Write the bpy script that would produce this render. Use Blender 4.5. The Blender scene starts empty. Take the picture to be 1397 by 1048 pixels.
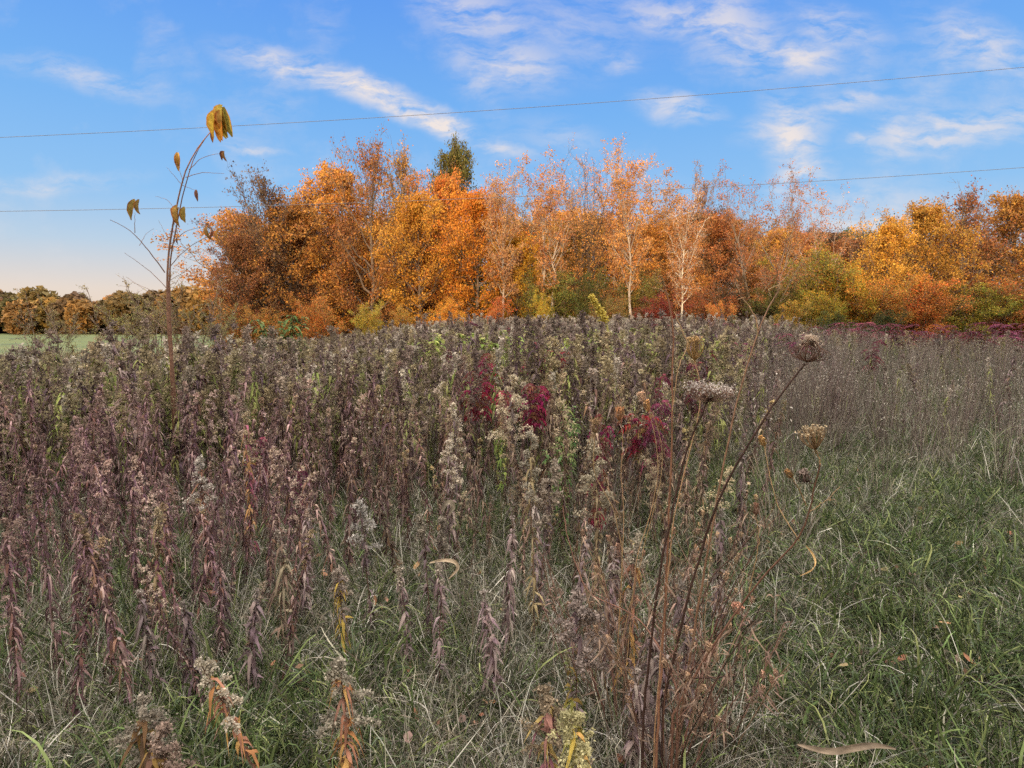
import bpy, math, random
import numpy as np
from mathutils import Vector

S = bpy.context.scene
C = S.collection
R = math.radians
rng = np.random.default_rng(7)
random.seed(7)

# ------------------------------------------------------------------ camera
F = 850.0                                   # focal length in photo pixels (photo 1397 wide)
CAMZ = 1.65
PITCH = math.atan(84 / F)
cam_d = bpy.data.cameras.new('camera')
cam_d.sensor_width = 36; cam_d.lens = 36 * F / 1397
cam_d.clip_start = 0.02; cam_d.clip_end = 3000
cam = bpy.data.objects.new('camera', cam_d); C.objects.link(cam)
cam.location = (0, 0, CAMZ); cam.rotation_euler = (math.pi / 2 - PITCH, 0, 0)
S.camera = cam

# ------------------------------------------------------------------ sun + sky
SUN_EL, SUN_AZ = 3.4, 12.0                  # sun low behind the camera, a little to its left
sd = bpy.data.lights.new('sun', 'SUN'); sd.energy = 4.6; sd.angle = R(0.5); sd.color = (1.0, 0.72, 0.43)
sun = bpy.data.objects.new('sun', sd); C.objects.link(sun)
to_sun = Vector((-math.sin(R(SUN_AZ)) * math.cos(R(SUN_EL)), -math.cos(R(SUN_AZ)) * math.cos(R(SUN_EL)), math.sin(R(SUN_EL))))
sun.rotation_euler = to_sun.to_track_quat('Z', 'Y').to_euler()
sun.location = (-20, -60, 30)
S.view_settings.view_transform = 'Standard'; S.view_settings.look = 'None'
S.view_settings.exposure = 0.0; S.view_settings.gamma = 1.0
S.render.engine = 'CYCLES'
S.cycles.max_bounces = 3; S.cycles.diffuse_bounces = 3; S.cycles.glossy_bounces = 2
S.cycles.transmission_bounces = 3; S.cycles.transparent_max_bounces = 4
S.cycles.use_denoising = False; S.cycles.use_adaptive_sampling = True; S.cycles.adaptive_threshold = 0.03

def srgb(r, g, b):
    f = lambda c: (c / 255 / 12.92) if c <= 10 else ((c / 255 + 0.055) / 1.055) ** 2.4
    return (f(r), f(g), f(b), 1)

world = bpy.data.worlds.new('World'); S.world = world; world.use_nodes = True
nt = world.node_tree; N = nt.nodes; L = nt.links; N.clear()
def nd(tree, typ, **kw):
    n = tree.nodes.new(typ)
    for k, v in kw.items():
        setattr(n, k, v)
    return n
def mth(op, a, b=None, clamp=False, tree=None):
    tree = tree or nt
    n = tree.nodes.new('ShaderNodeMath'); n.operation = op; n.use_clamp = clamp
    for i, s in enumerate((a, b)):
        if s is None: continue
        if isinstance(s, (int, float)): n.inputs[i].default_value = s
        else: tree.links.new(s, n.inputs[i])
    return n.outputs[0]
tc = nd(nt, 'ShaderNodeTexCoord')
sep = nd(nt, 'ShaderNodeSeparateXYZ'); L.new(tc.outputs['Generated'], sep.inputs[0])
sky = nd(nt, 'ShaderNodeTexSky', sky_type='NISHITA', sun_disc=False, sun_elevation=R(SUN_EL), sun_rotation=R(180 + SUN_AZ), air_density=1.2, dust_density=1.5, ozone_density=2.0)
bg1 = nd(nt, 'ShaderNodeBackground'); L.new(sky.outputs[0], bg1.inputs[0]); bg1.inputs[1].default_value = 0.15
ramp = nd(nt, 'ShaderNodeValToRGB')
el = ramp.color_ramp
el.elements[0].position = 0.0; el.elements[0].color = srgb(238, 214, 190)
el.elements[1].position = 1.0; el.elements[1].color = srgb(66, 120, 205)
for p, c in ((0.045, (232, 218, 206)), (0.11, (188, 210, 230)), (0.18, (146, 196, 242)), (0.30, (120, 180, 243)), (0.45, (96, 156, 240)), (0.62, (82, 138, 226))):
    e = el.elements.new(p); e.color = srgb(*c)
L.new(mth('MAXIMUM', sep.outputs['Z'], 0.0), ramp.inputs[0])
# clouds laid out by world direction (x/y, z/y of the ray)
yy = mth('MAXIMUM', sep.outputs['Y'], 0.05)
comb = nd(nt, 'ShaderNodeCombineXYZ')
L.new(mth('DIVIDE', sep.outputs['X'], yy), comb.inputs[0]); L.new(mth('DIVIDE', sep.outputs['Z'], yy), comb.inputs[1])
nz = nd(nt, 'ShaderNodeTexNoise', noise_dimensions='2D'); nz.inputs['Scale'].default_value = 4.0; nz.inputs['Detail'].default_value = 6.0
nz.inputs['Roughness'].default_value = 0.6
L.new(comb.outputs[0], nz.inputs['Vector'])
sub = nd(nt, 'ShaderNodeVectorMath', operation='SUBTRACT'); L.new(nz.outputs['Color'], sub.inputs[0]); sub.inputs[1].default_value = (.5, .5, .5)
scl = nd(nt, 'ShaderNodeVectorMath', operation='SCALE'); L.new(sub.outputs[0], scl.inputs[0]); scl.inputs['Scale'].default_value = 0.065
add = nd(nt, 'ShaderNodeVectorMath', operation='ADD'); L.new(comb.outputs[0], add.inputs[0]); L.new(scl.outputs[0], add.inputs[1])
def ab(u, v):                               # photo pixel -> (x/y, z/y) of its direction
    a = (u - 698.5) / F; b = -(v - 524) / F
    y = math.cos(PITCH) + math.sin(PITCH) * b; z = -math.sin(PITCH) + math.cos(PITCH) * b
    return a / y, z / y
CLOUDS = [  # centre u, v, half length, half width (px), tilt deg, strength
    (395, 92, 100, 20, -14, .5), (500, 128, 120, 19, -20, .8), (590, 163, 60, 17, -18, 1.0), (545, 148, 90, 16, -21, .8),
    (690, 92, 75, 34, -5, .50), (650, 20, 90, 34, -18, .42), (760, 40, 130, 55, 0, .22), (930, 18, 140, 24, -10, .45), (1010, 45, 80, 40, -40, .42),
    (1105, 80, 52, 20, 0, .50), (1150, 40, 70, 26, -15, .35), (918, 150, 62, 17, -14, .55), (840, 80, 30, 16, 0, .38), (1170, 143, 40, 11, 12, .40),
    (1078, 195, 62, 34, -62, .72), (1092, 250, 30, 38, -85, .75), (1070, 180, 66, 20, 8, .55), (1172, 201, 20, 10, 15, .5), (1165, 300, 130, 40, 6, .40),
    (680, 205, 50, 9, -12, .45), (355, 212, 40, 5, -6, .35), (760, 190, 70, 22, -10, .2), (1330, 180, 160, 26, 10, .45), (120, 110, 120, 18, -12, .35), (60, 250, 120, 12, 4, .3), (1330, 60, 90, 30, -20, .4)]
total = None
for (u, v, hl, hw, t, s) in CLOUDS:
    ca, cb = ab(u, v)
    mp = nd(nt, 'ShaderNodeMapping', vector_type='TEXTURE')
    mp.inputs['Location'].default_value = (ca, cb, 0); mp.inputs['Rotation'].default_value = (0, 0, R(t))
    mp.inputs['Scale'].default_value = (hl / F * 1.45, hw / F * 1.7, 1)
    L.new(add.outputs[0], mp.inputs['Vector'])
    fl = nd(nt, 'ShaderNodeVectorMath', operation='MULTIPLY'); L.new(mp.outputs[0], fl.inputs[0]); fl.inputs[1].default_value = (1, 1, 0)
    ln = nd(nt, 'ShaderNodeVectorMath', operation='LENGTH'); L.new(fl.outputs[0], ln.inputs[0])
    mr = nd(nt, 'ShaderNodeMapRange', interpolation_type='SMOOTHSTEP')
    mr.inputs[1].default_value = 1.0; mr.inputs[2].default_value = 0.0; mr.inputs[3].default_value = 0; mr.inputs[4].default_value = s
    L.new(ln.outputs['Value'], mr.inputs[0])
    total = mr.outputs[0] if total is None else mth('MAXIMUM', total, mr.outputs[0])
# streaky texture inside the clouds
mp = nd(nt, 'ShaderNodeMapping'); mp.inputs['Rotation'].default_value = (0, 0, R(14)); mp.inputs['Scale'].default_value = (5, 17, 1)
L.new(add.outputs[0], mp.inputs['Vector'])
n2 = nd(nt, 'ShaderNodeTexNoise', noise_dimensions='2D'); n2.inputs['Scale'].default_value = 2.4; n2.inputs['Detail'].default_value = 9; n2.inputs['Roughness'].default_value = .62; n2.inputs['Distortion'].default_value = .15
L.new(mp.outputs[0], n2.inputs['Vector'])
tex = nd(nt, 'ShaderNodeMapRange'); tex.inputs[1].default_value = .33; tex.inputs[2].default_value = .62; tex.inputs[3].default_value = .08; tex.inputs[4].default_value = 1.35
L.new(n2.outputs[0], tex.inputs[0])
veil = nd(nt, 'ShaderNodeMapRange'); veil.inputs[1].default_value = .5; veil.inputs[2].default_value = .8; veil.inputs[3].default_value = 0; veil.inputs[4].default_value = .25
L.new(nz.outputs[0], veil.inputs[0])
cl = mth('MULTIPLY', mth('ADD', total, veil.outputs[0]), tex.outputs[0], clamp=True)
mixc = nd(nt, 'ShaderNodeMix', data_type='RGBA'); L.new(cl, mixc.inputs[0]); L.new(ramp.outputs[0], mixc.inputs[6]); mixc.inputs[7].default_value = srgb(240, 230, 226)
bg2 = nd(nt, 'ShaderNodeBackground'); L.new(mixc.outputs[2], bg2.inputs[0]); bg2.inputs[1].default_value = 1.0
# towards the sun the sky glows (Nishita plus added fill), away from it it is the clear blue with cirrus
frnt = nd(nt, 'ShaderNodeMapRange', interpolation_type='SMOOTHSTEP'); frnt.inputs[1].default_value = -.25; frnt.inputs[2].default_value = .3; frnt.inputs[3].default_value = 0; frnt.inputs[4].default_value = 1
L.new(sep.outputs['Y'], frnt.inputs[0])
# added fill: unseen sky overhead and towards the sunset brightened to light the field
fill_glow = nd(nt, 'ShaderNodeBackground'); fill_glow.inputs[0].default_value = (1.0, .93, .84, 1); fill_glow.inputs[1].default_value = .45
asum = nd(nt, 'ShaderNodeAddShader'); L.new(bg1.outputs[0], asum.inputs[0]); L.new(fill_glow.outputs[0], asum.inputs[1])
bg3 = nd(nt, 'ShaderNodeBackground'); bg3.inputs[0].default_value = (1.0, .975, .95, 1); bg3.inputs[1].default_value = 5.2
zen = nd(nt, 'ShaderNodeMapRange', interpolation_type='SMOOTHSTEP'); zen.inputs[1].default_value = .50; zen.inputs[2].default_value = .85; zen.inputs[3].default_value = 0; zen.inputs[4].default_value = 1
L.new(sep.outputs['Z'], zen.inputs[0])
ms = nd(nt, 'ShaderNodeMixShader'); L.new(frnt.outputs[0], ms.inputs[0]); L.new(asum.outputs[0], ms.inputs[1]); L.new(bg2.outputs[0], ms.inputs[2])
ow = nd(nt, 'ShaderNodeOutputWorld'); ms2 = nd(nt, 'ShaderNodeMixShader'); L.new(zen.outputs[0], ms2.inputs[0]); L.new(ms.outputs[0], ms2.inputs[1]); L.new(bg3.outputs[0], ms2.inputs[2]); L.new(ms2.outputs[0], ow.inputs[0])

# ------------------------------------------------------------------ helpers
def tag(o, label=None, cat=None, group=None, kind=None):
    if label: o['label'] = label
    if cat: o['category'] = cat
    if group: o['group'] = group
    if kind: o['kind'] = kind
    return o
def empty(name, loc=(0, 0, 0), rz=0.0):
    o = bpy.data.objects.new(name, None); C.objects.link(o); o.location = loc; o.rotation_euler = (0, 0, rz)
    o.empty_display_size = .1
    return o
def sstep(a, b, x):
    t = np.clip((np.asarray(x, float) - a) / (b - a), 0, 1); return t * t * (3 - 2 * t)
def ground(x, y):
    x = np.asarray(x, float); y = np.asarray(y, float)
    h = .03 * np.sin(x * 1.3 + .4) * np.cos(y * .9) + .05 * np.sin(x * .31 + y * .23)
    h = h + .42 * sstep(8, 22, y) * sstep(-8, -1, x) * (1 - .8 * sstep(9, 16, x))
    h = h - .75 * sstep(14, 45, y) * sstep(-.34, -.46, x / np.maximum(y, 1.))
    h = h - .5 * sstep(46, 90, y)
    shade_ridge = 5.2 + 1.0 * np.sin(x * .05 + 1) + .5 * np.sin(x * .21) + 0.9 * sstep(-12, -4, x + .2 * 40)  # unseen rise behind the camera, added and shaped to shade the near field
    h = h + shade_ridge * sstep(-20, -42, y)
    return h
def gz(x, y): return float(ground(x, y))
def P(u, v, d):                             # where photo pixel (u, v) lies at ground distance d ahead
    a, b = ab(u, v); return np.array((a * d, d, CAMZ + b * d))
def Xat(u, d): return ab(u, 524)[0] * d

class MB:
    """collects vertices, faces, vertex colours and material slots into one mesh"""
    def __init__(s): s.v = []; s.f4 = []; s.f3 = []; s.c = []; s.n = 0; s.m4 = []; s.m3 = []
    def add(s, v, f, col, mi=0):
        v = np.asarray(v, np.float32).reshape(-1, 3); f = np.asarray(f, np.int64)
        col = np.asarray(col, np.float32)
        if col.ndim == 1: col = np.tile(col, (len(v), 1))
        s.v.append(v); s.c.append(col[:, :3])
        (s.f4 if f.shape[1] == 4 else s.f3).append(f + s.n); (s.m4 if f.shape[1] == 4 else s.m3).append(np.full(len(f), mi))
        s.n += len(v)
    def merge(s, o, mi=0):
        for v, c in zip(o.v, o.c): s.v.append(v); s.c.append(c)
        for a, m in zip(o.f4, o.m4): s.f4.append(a + s.n); s.m4.append(np.full(len(a), mi))
        for a, m in zip(o.f3, o.m3): s.f3.append(a + s.n); s.m3.append(np.full(len(a), mi))
        s.n += o.n
        return s
    def tube(s, pts, rad, sides=5, col=(1, 1, 1), mi=0):
        pts = np.asarray(pts, float); n = len(pts); rad = np.broadcast_to(np.asarray(rad, float), (n,))
        t = np.gradient(pts, axis=0); t /= np.linalg.norm(t, axis=1, keepdims=True) + 1e-9
        ref = np.array((0.31, 0.95, 0.05)) if abs(t[0][2]) > .6 else np.array((0.1, 0.2, 1.0))
        a = np.cross(t, ref); a /= np.linalg.norm(a, axis=1, keepdims=True) + 1e-9
        b = np.cross(t, a)
        an = np.arange(sides) * 2 * math.pi / sides
        v = pts[:, None] + rad[:, None, None] * (np.cos(an)[None, :, None] * a[:, None] + np.sin(an)[None, :, None] * b[:, None])
        i = np.arange(n - 1)[:, None] * sides; j = np.arange(sides)[None]; k = (j + 1) % sides
        f = np.stack([i + j, i + k, i + sides + k, i + sides + j], -1).reshape(-1, 4)
        c = np.asarray(col, float)
        if c.ndim == 2: c = np.repeat(c, sides, 0)
        s.add(v.reshape(-1, 3), f, c, mi)
        # closing tip
        s.add(np.vstack([v[-1], pts[-1] + t[-1] * rad[-1]]), np.stack([np.arange(sides), (np.arange(sides) + 1) % sides, np.full(sides, sides)], 1), c[-1] if c.ndim == 2 else c, mi)
    def blades(s, base, d, side, length, width, droop=0., nseg=3, col=(1, 1, 1), twist=0., shape='grass', mi=0, curl=0.):
        """ribbons: base, unit direction d, sideways vector, bending towards the ground by droop; shape grass | leaf"""
        base = np.atleast_2d(base).astype(float); n = len(base)
        d = np.broadcast_to(d, (n, 3)).astype(float); side = np.broadcast_to(side, (n, 3)).astype(float)
        length = np.broadcast_to(length, (n,)); width = np.broadcast_to(width, (n,)); droop = np.broadcast_to(droop, (n,)); curl = np.broadcast_to(curl, (n,))
        d = d / (np.linalg.norm(d, axis=1, keepdims=True) + 1e-9)
        side = side - d * (side * d).sum(1, keepdims=True); side /= np.linalg.norm(side, axis=1, keepdims=True) + 1e-9
        nrm = np.cross(d, side)
        T = np.linspace(0, 1, nseg + 1)
        rows = []
        for t in T:
            p = base + d * (length * t * (1 - .25 * droop * t))[:, None]
            p = p + np.array((0, 0, -1.)) * (length * droop * t * t * .85)[:, None] + nrm * (length * curl * t * t)[:, None]
            w = {'grass': (1 - t ** 1.6) * .93 + .07, 'leaf': max(.06, math.sin(math.pi * min(1, t * .86 + .12)) ** .9)}[shape]
            an = twist * t
            sv = side * math.cos(an) + nrm * math.sin(an)
            rows.append(p - sv * (width * w * .5)[:, None]); rows.append(p + sv * (width * w * .5)[:, None])
        v = np.stack(rows, 1)
        k = 2 * (nseg + 1)
        q = np.array([[2 * i, 2 * i + 1, 2 * i + 3, 2 * i + 2] for i in range(nseg)])
        f = (np.arange(n)[:, None, None] * k + q[None]).reshape(-1, 4)
        c = np.asarray(col, float)
        c = np.repeat(c, k, 0) if c.ndim == 2 else c
        s.add(v.reshape(-1, 3), f, c, mi)
    def quads(s, cen, size, col, elong=1.5, up=0., mi=0, r=None):
        """small randomly turned leaf-sized kite faces"""
        r = r or rng
        cen = np.atleast_2d(cen); n = len(cen); size = np.broadcast_to(size, (n,))
        a = r.normal(size=(n, 3)); a[:, 2] -= up; a /= np.linalg.norm(a, axis=1, keepdims=True)
        b = r.normal(size=(n, 3)); b -= a * (a * b).sum(1, keepdims=True); b /= np.linalg.norm(b, axis=1, keepdims=True)
        c3 = np.cross(a, b)
        A = a * (size * elong * .5)[:, None]; B = b * (size * .42)[:, None]; K = c3 * (size * .13)[:, None]
        v = np.stack([cen - A, cen + B + K, cen + A, cen - B + K], 1).reshape(-1, 3)
        f = np.arange(4 * n).reshape(n, 4)
        c = np.asarray(col, float)
        s.add(v, f, np.repeat(c, 4, 0) if c.ndim == 2 else c, mi)
    def mesh(s, name, mats, smooth=False):
        me = bpy.data.meshes.new(name)
        V = np.concatenate(s.v) if s.v else np.zeros((0, 3), np.float32)
        me.vertices.add(len(V)); me.vertices.foreach_set('co', V.astype(np.float32).ravel())
        f4 = np.concatenate(s.f4) if s.f4 else np.zeros((0, 4), int); f3 = np.concatenate(s.f3) if s.f3 else np.zeros((0, 3), int)
        m = np.concatenate(s.m4 + s.m3) if (s.m4 or s.m3) else np.zeros(0, int)
        me.loops.add(f4.size + f3.size); me.loops.foreach_set('vertex_index', np.concatenate([f4.ravel(), f3.ravel()]).astype(np.int32))
        me.polygons.add(len(f4) + len(f3))
        ls = np.concatenate([np.arange(len(f4)) * 4, f4.size + np.arange(len(f3)) * 3])
        me.polygons.foreach_set('loop_start', ls.astype(np.int32))
        me.polygons.foreach_set('material_index', m.astype(np.int32))
        if smooth: me.polygons.foreach_set('use_smooth', np.ones(len(m), bool))
        at = me.attributes.new('col', 'FLOAT_COLOR', 'POINT')
        cc = np.ones((len(V), 4), np.float32); cc[:, :3] = np.concatenate(s.c); at.data.foreach_set('color', cc.ravel())
        for mt in (mats if isinstance(mats, (list, tuple)) else [mats]): me.materials.append(mt)
        me.update(calc_edges=True)
        return me
    def build(s, name, mats, parent=None, loc=None, smooth=False):
        o = bpy.data.objects.new(name, s.mesh(name, mats, smooth)); C.objects.link(o)
        if parent: o.parent = parent
        if loc is not None: o.location = loc
        return o

def mat_leaf(name, trans=.35, rough=.65, hue=.015, val=.25, spec=.07, fine=None):
    m = bpy.data.materials.new(name); m.use_nodes = True; t = m.node_tree; t.nodes.clear()
    at = nd(t, 'ShaderNodeAttribute', attribute_name='col'); oi = nd(t, 'ShaderNodeObjectInfo')
    mul = nd(t, 'ShaderNodeMix', data_type='RGBA', blend_type='MULTIPLY'); mul.inputs[0].default_value = 1
    t.links.new(at.outputs['Color'], mul.inputs[6]); t.links.new(oi.outputs['Color'], mul.inputs[7])
    hs = nd(t, 'ShaderNodeHueSaturation'); t.links.new(mul.outputs[2], hs.inputs['Color'])
    mr = nd(t, 'ShaderNodeMapRange'); mr.inputs[3].default_value = .5 - hue; mr.inputs[4].default_value = .5 + hue
    t.links.new(oi.outputs['Random'], mr.inputs[0]); t.links.new(mr.outputs[0], hs.inputs['Hue'])
    wn = nd(t, 'ShaderNodeMath', operation='MULTIPLY'); wn.inputs[1].default_value = 7.31; t.links.new(oi.outputs['Random'], wn.inputs[0])
    fr = nd(t, 'ShaderNodeMath', operation='FRACT'); t.links.new(wn.outputs[0], fr.inputs[0])
    mv = nd(t, 'ShaderNodeMapRange'); mv.inputs[3].default_value = 1 - val; mv.inputs[4].default_value = 1 + val
    t.links.new(fr.outputs[0], mv.inputs[0]); 
    nzz = nd(t, 'ShaderNodeTexNoise'); nzz.inputs['Scale'].default_value = fine or 30; nzz.inputs['Detail'].default_value = 3
    geo = nd(t, 'ShaderNodeNewGeometry'); t.links.new(geo.outputs['Position'], nzz.inputs['Vector'])
    nr = nd(t, 'ShaderNodeMapRange'); nr.inputs[1].default_value = .3; nr.inputs[2].default_value = .7; nr.inputs[3].default_value = .7; nr.inputs[4].default_value = 1.3
    t.links.new(nzz.outputs[0], nr.inputs[0])
    t.links.new(mth('MULTIPLY', mv.outputs[0], nr.outputs[0], tree=t), hs.inputs['Value'])
    b = nd(t, 'ShaderNodeBsdfPrincipled'); b.inputs['Roughness'].default_value = rough; b.inputs['Specular IOR Level'].default_value = spec
    t.links.new(hs.outputs[0], b.inputs['Base Color'])
    out = nd(t, 'ShaderNodeOutputMaterial')
    if trans:
        tr = nd(t, 'ShaderNodeBsdfTranslucent'); t.links.new(hs.outputs[0], tr.inputs[0])
        mx = nd(t, 'ShaderNodeMixShader'); mx.inputs[0].default_value = trans
        t.links.new(b.outputs[0], mx.inputs[1]); t.links.new(tr.outputs[0], mx.inputs[2]); t.links.new(mx.outputs[0], out.inputs[0])
    else: t.links.new(b.outputs[0], out.inputs[0])
    return m
M_LEAF = mat_leaf('autumn_leaf'); M_GRASS = mat_leaf('grass_blade', .16, .6, .02, .3, fine=6)
M_DRY = mat_leaf('dry_leaf', .2, .75, .014, .42, fine=25); M_FLUFF = mat_leaf('seed_fluff', .3, .9, .010, .35, .1)
M_STEM = mat_leaf('plant_stem', 0, .6, .01, .2, fine=40); M_BARK = mat_leaf('bark', 0, .85, .0, .1, .08, fine=5)

def mat_ground():
    m = bpy.data.materials.new('field_soil'); m.use_nodes = True; t = m.node_tree; b = t.nodes['Principled BSDF']
    geo = nd(t, 'ShaderNodeNewGeometry')
    n1 = nd(t, 'ShaderNodeTexNoise'); n1.inputs['Scale'].default_value = 1.1; n1.inputs['Detail'].default_value = 8; t.links.new(geo.outputs['Position'], n1.inputs['Vector'])
    n3 = nd(t, 'ShaderNodeTexNoise'); n3.inputs['Scale'].default_value = 26; n3.inputs['Detail'].default_value = 6; t.links.new(geo.outputs['Position'], n3.inputs['Vector'])
    r = nd(t, 'ShaderNodeValToRGB'); r.color_ramp.elements[0].color = (.035, .032, .018, 1); r.color_ramp.elements[1].color = (.075, .09, .035, 1)
    r.color_ramp.elements[0].position = .35; r.color_ramp.elements[1].position = .65
    t.links.new(n1.outputs[0], r.inputs[0])
    mx = nd(t, 'ShaderNodeMix', data_type='RGBA', blend_type='MULTIPLY'); mx.inputs[0].default_value = .8
    t.links.new(r.outputs[0], mx.inputs[6]); t.links.new(n3.outputs[0], mx.inputs[7])
    t.links.new(mx.outputs[2], b.inputs['Base Color']); b.inputs['Roughness'].default_value = .95
    bp = nd(t, 'ShaderNodeBump'); bp.inputs['Strength'].default_value = .6; bp.inputs['Distance'].default_value = .05
    t.links.new(n3.outputs[0], bp.inputs['Height']); t.links.new(bp.outputs[0], b.inputs['Normal'])
    return m
def mat_meadow():
    m = bpy.data.materials.new('far_meadow'); m.use_nodes = True; t = m.node_tree; b = t.nodes['Principled BSDF']
    geo = nd(t, 'ShaderNodeNewGeometry')
    mp = nd(t, 'ShaderNodeMapping'); mp.inputs['Scale'].default_value = (.05, .25, 1); t.links.new(geo.outputs['Position'], mp.inputs[0])
    n1 = nd(t, 'ShaderNodeTexNoise'); n1.inputs['Scale'].default_value = 2; n1.inputs['Detail'].default_value = 9; t.links.new(mp.outputs[0], n1.inputs['Vector'])
    r = nd(t, 'ShaderNodeValToRGB'); r.color_ramp.elements[0].color = (.05, .075, .012, 1); r.color_ramp.elements[1].color = (.12, .12, .02, 1)
    r.color_ramp.elements[0].position = .38; r.color_ramp.elements[1].position = .66
    t.links.new(n1.outputs[0], r.inputs[0]); t.links.new(r.outputs[0], b.inputs['Base Color']); b.inputs['Roughness'].default_value = .9
    return m

def grid_sheet(name, xs, ys, mat, dz=0.):
    X, Y = np.meshgrid(xs, ys); Z = ground(X, Y) + dz
    V = np.stack([X, Y, Z], -1).reshape(-1, 3); nx = len(xs); ny = len(ys)
    i = np.arange(ny - 1)[:, None] * nx; j = np.arange(nx - 1)[None]
    f = np.stack([i + j, i + j + 1, i + j + 1 + nx, i + j + nx], -1).reshape(-1, 4)
    m = MB(); m.add(V, f, (1, 1, 1)); return m.build(name, mat, smooth=True)
def spaced(lo, hi, n, p=3.): 
    t = np.linspace(-1, 1, n); return np.where(t > 0, hi, -lo) * np.abs(t) ** p * np.sign(t)
o = grid_sheet('ground', spaced(-900, 900, 181), spaced(-400, 1400, 201), mat_ground()); tag(o, kind='structure')
o = grid_sheet('meadow', np.linspace(-420, -26, 120), np.concatenate([np.linspace(30, 145, 90), np.linspace(150, 420, 30)]), mat_meadow(), .05); tag(o, kind='structure')

# ------------------------------------------------------------------ scatter (stuff only)
def scatter(name, variants, pts, rot, scl, vi, mats, label, cat):
    b = MB(); ids = []
    for k, v in enumerate(variants):
        for a, c in zip(v.v, v.c): b.v.append(a); b.c.append(c)
        for a, m in zip(v.f4, v.m4): b.f4.append(a + b.n); b.m4.append(m)
        for a, m in zip(v.f3, v.m3): b.f3.append(a + b.n); b.m3.append(m)
        b.n += v.n; ids.append(np.full(v.n, k))
    n = len(pts); b.v.append(np.asarray(pts, np.float32)); b.c.append(np.ones((n, 3), np.float32)); b.n += n; ids.append(np.full(n, -1))
    o = b.build(name, mats); me = o.data; tot = b.n; st = tot - n
    a = me.attributes.new('var', 'INT', 'POINT'); a.data.foreach_set('value', np.concatenate(ids).astype(np.int32))
    def put(nm, typ, key, arr, w):
        at = me.attributes.new(nm, typ, 'POINT'); z = np.zeros((tot, w) if w > 1 else tot, np.int32 if typ == 'INT' else np.float32); z[st:] = arr; at.data.foreach_set(key, z.ravel())
    put('rot', 'FLOAT_VECTOR', 'vector', rot, 3); put('scl', 'FLOAT_VECTOR', 'vector', scl, 3); put('vi', 'INT', 'value', vi, 1)
    g = bpy.data.node_groups.new(name + '_scatter', 'GeometryNodeTree'); g.interface.new_socket('Geometry', in_out='INPUT', socket_type='NodeSocketGeometry'); g.interface.new_socket('Geometry', in_out='OUTPUT', socket_type='NodeSocketGeometry')
    gi = g.nodes.new('NodeGroupInput'); go = g.nodes.new('NodeGroupOutput')
    def attr(nm, typ): x = g.nodes.new('GeometryNodeInputNamedAttribute'); x.data_type = typ; x.inputs['Name'].default_value = nm; return x.outputs['Attribute']
    va = attr('var', 'INT'); join = g.nodes.new('GeometryNodeJoinGeometry')
    def pick(k):
        cmpn = g.nodes.new('FunctionNodeCompare'); cmpn.data_type = 'INT'; cmpn.operation = 'EQUAL'
        g.links.new(va, [s for s in cmpn.inputs if s.identifier == 'A_INT'][0]); [s for s in cmpn.inputs if s.identifier == 'B_INT'][0].default_value = k
        sp = g.nodes.new('GeometryNodeSeparateGeometry'); sp.domain = 'POINT'
        g.links.new(gi.outputs[0], sp.inputs[0]); g.links.new(cmpn.outputs[0], sp.inputs['Selection']); return sp.outputs[0]
    for k in range(len(variants)):
        ti = g.nodes.new('GeometryNodeGeometryToInstance'); g.links.new(pick(k), ti.inputs[0]); g.links.new(ti.outputs[0], join.inputs[0])
    ip = g.nodes.new('GeometryNodeInstanceOnPoints'); ip.inputs['Pick Instance'].default_value = True
    er = g.nodes.new('FunctionNodeEulerToRotation'); g.links.new(attr('rot', 'FLOAT_VECTOR'), er.inputs[0])
    g.links.new(pick(-1), ip.inputs['Points']); g.links.new(join.outputs[0], ip.inputs['Instance']); g.links.new(attr('vi', 'INT'), ip.inputs['Instance Index'])
    g.links.new(er.outputs[0], ip.inputs['Rotation']); g.links.new(attr('scl', 'FLOAT_VECTOR'), ip.inputs['Scale']); g.links.new(ip.outputs[0], go.inputs[0])
    md = o.modifiers.new('scatter', 'NODES'); md.node_group = g
    tag(o, label, cat, kind='stuff')
    return o

def strew(n, ymin, ymax, dens=None, r=None, power=1.0, margin=1.15):
    """random ground points in the wedge seen from the camera, thinned by dens(x, y)"""
    r = r or rng
    t = r.random(n * 4)
    y = (ymin ** power + (ymax ** power - ymin ** power) * t) ** (1 / power)
    x = (r.random(n * 4) * 2 - 1) * (.83 * y * margin + .6)
    if dens is not None:
        k = r.random(n * 4) < dens(x, y); x = x[k]; y = y[k]
    return x[:n], y[:n]

# boundary between the tall weeds (left, centre) and the open grass (right, near)
def weeds(x, y):
    xr = .50 * y - 1.25 + .35 * np.sin(y * 1.9)
    w = 1 - sstep(-.9, .9, x - xr)
    near = sstep(2.5, 4.6, y + .35 * np.sin(x * 2.1) + np.where(x < -.9, .75, 0) + np.where(x > .5, .5, 0) - np.where((x > -.7) & (x < .4), .5, 0))
    gap = 1 - .85 * np.exp(-(((x + .1) / .55) ** 2 + ((y - 4.9) / .8) ** 2))
    gap2 = 1
    return w * near * gap * gap2
def clear_left(x, y): return 1 - sstep(-.36, -.44, x / y) * sstep(9.5, 12.5, y)

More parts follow.
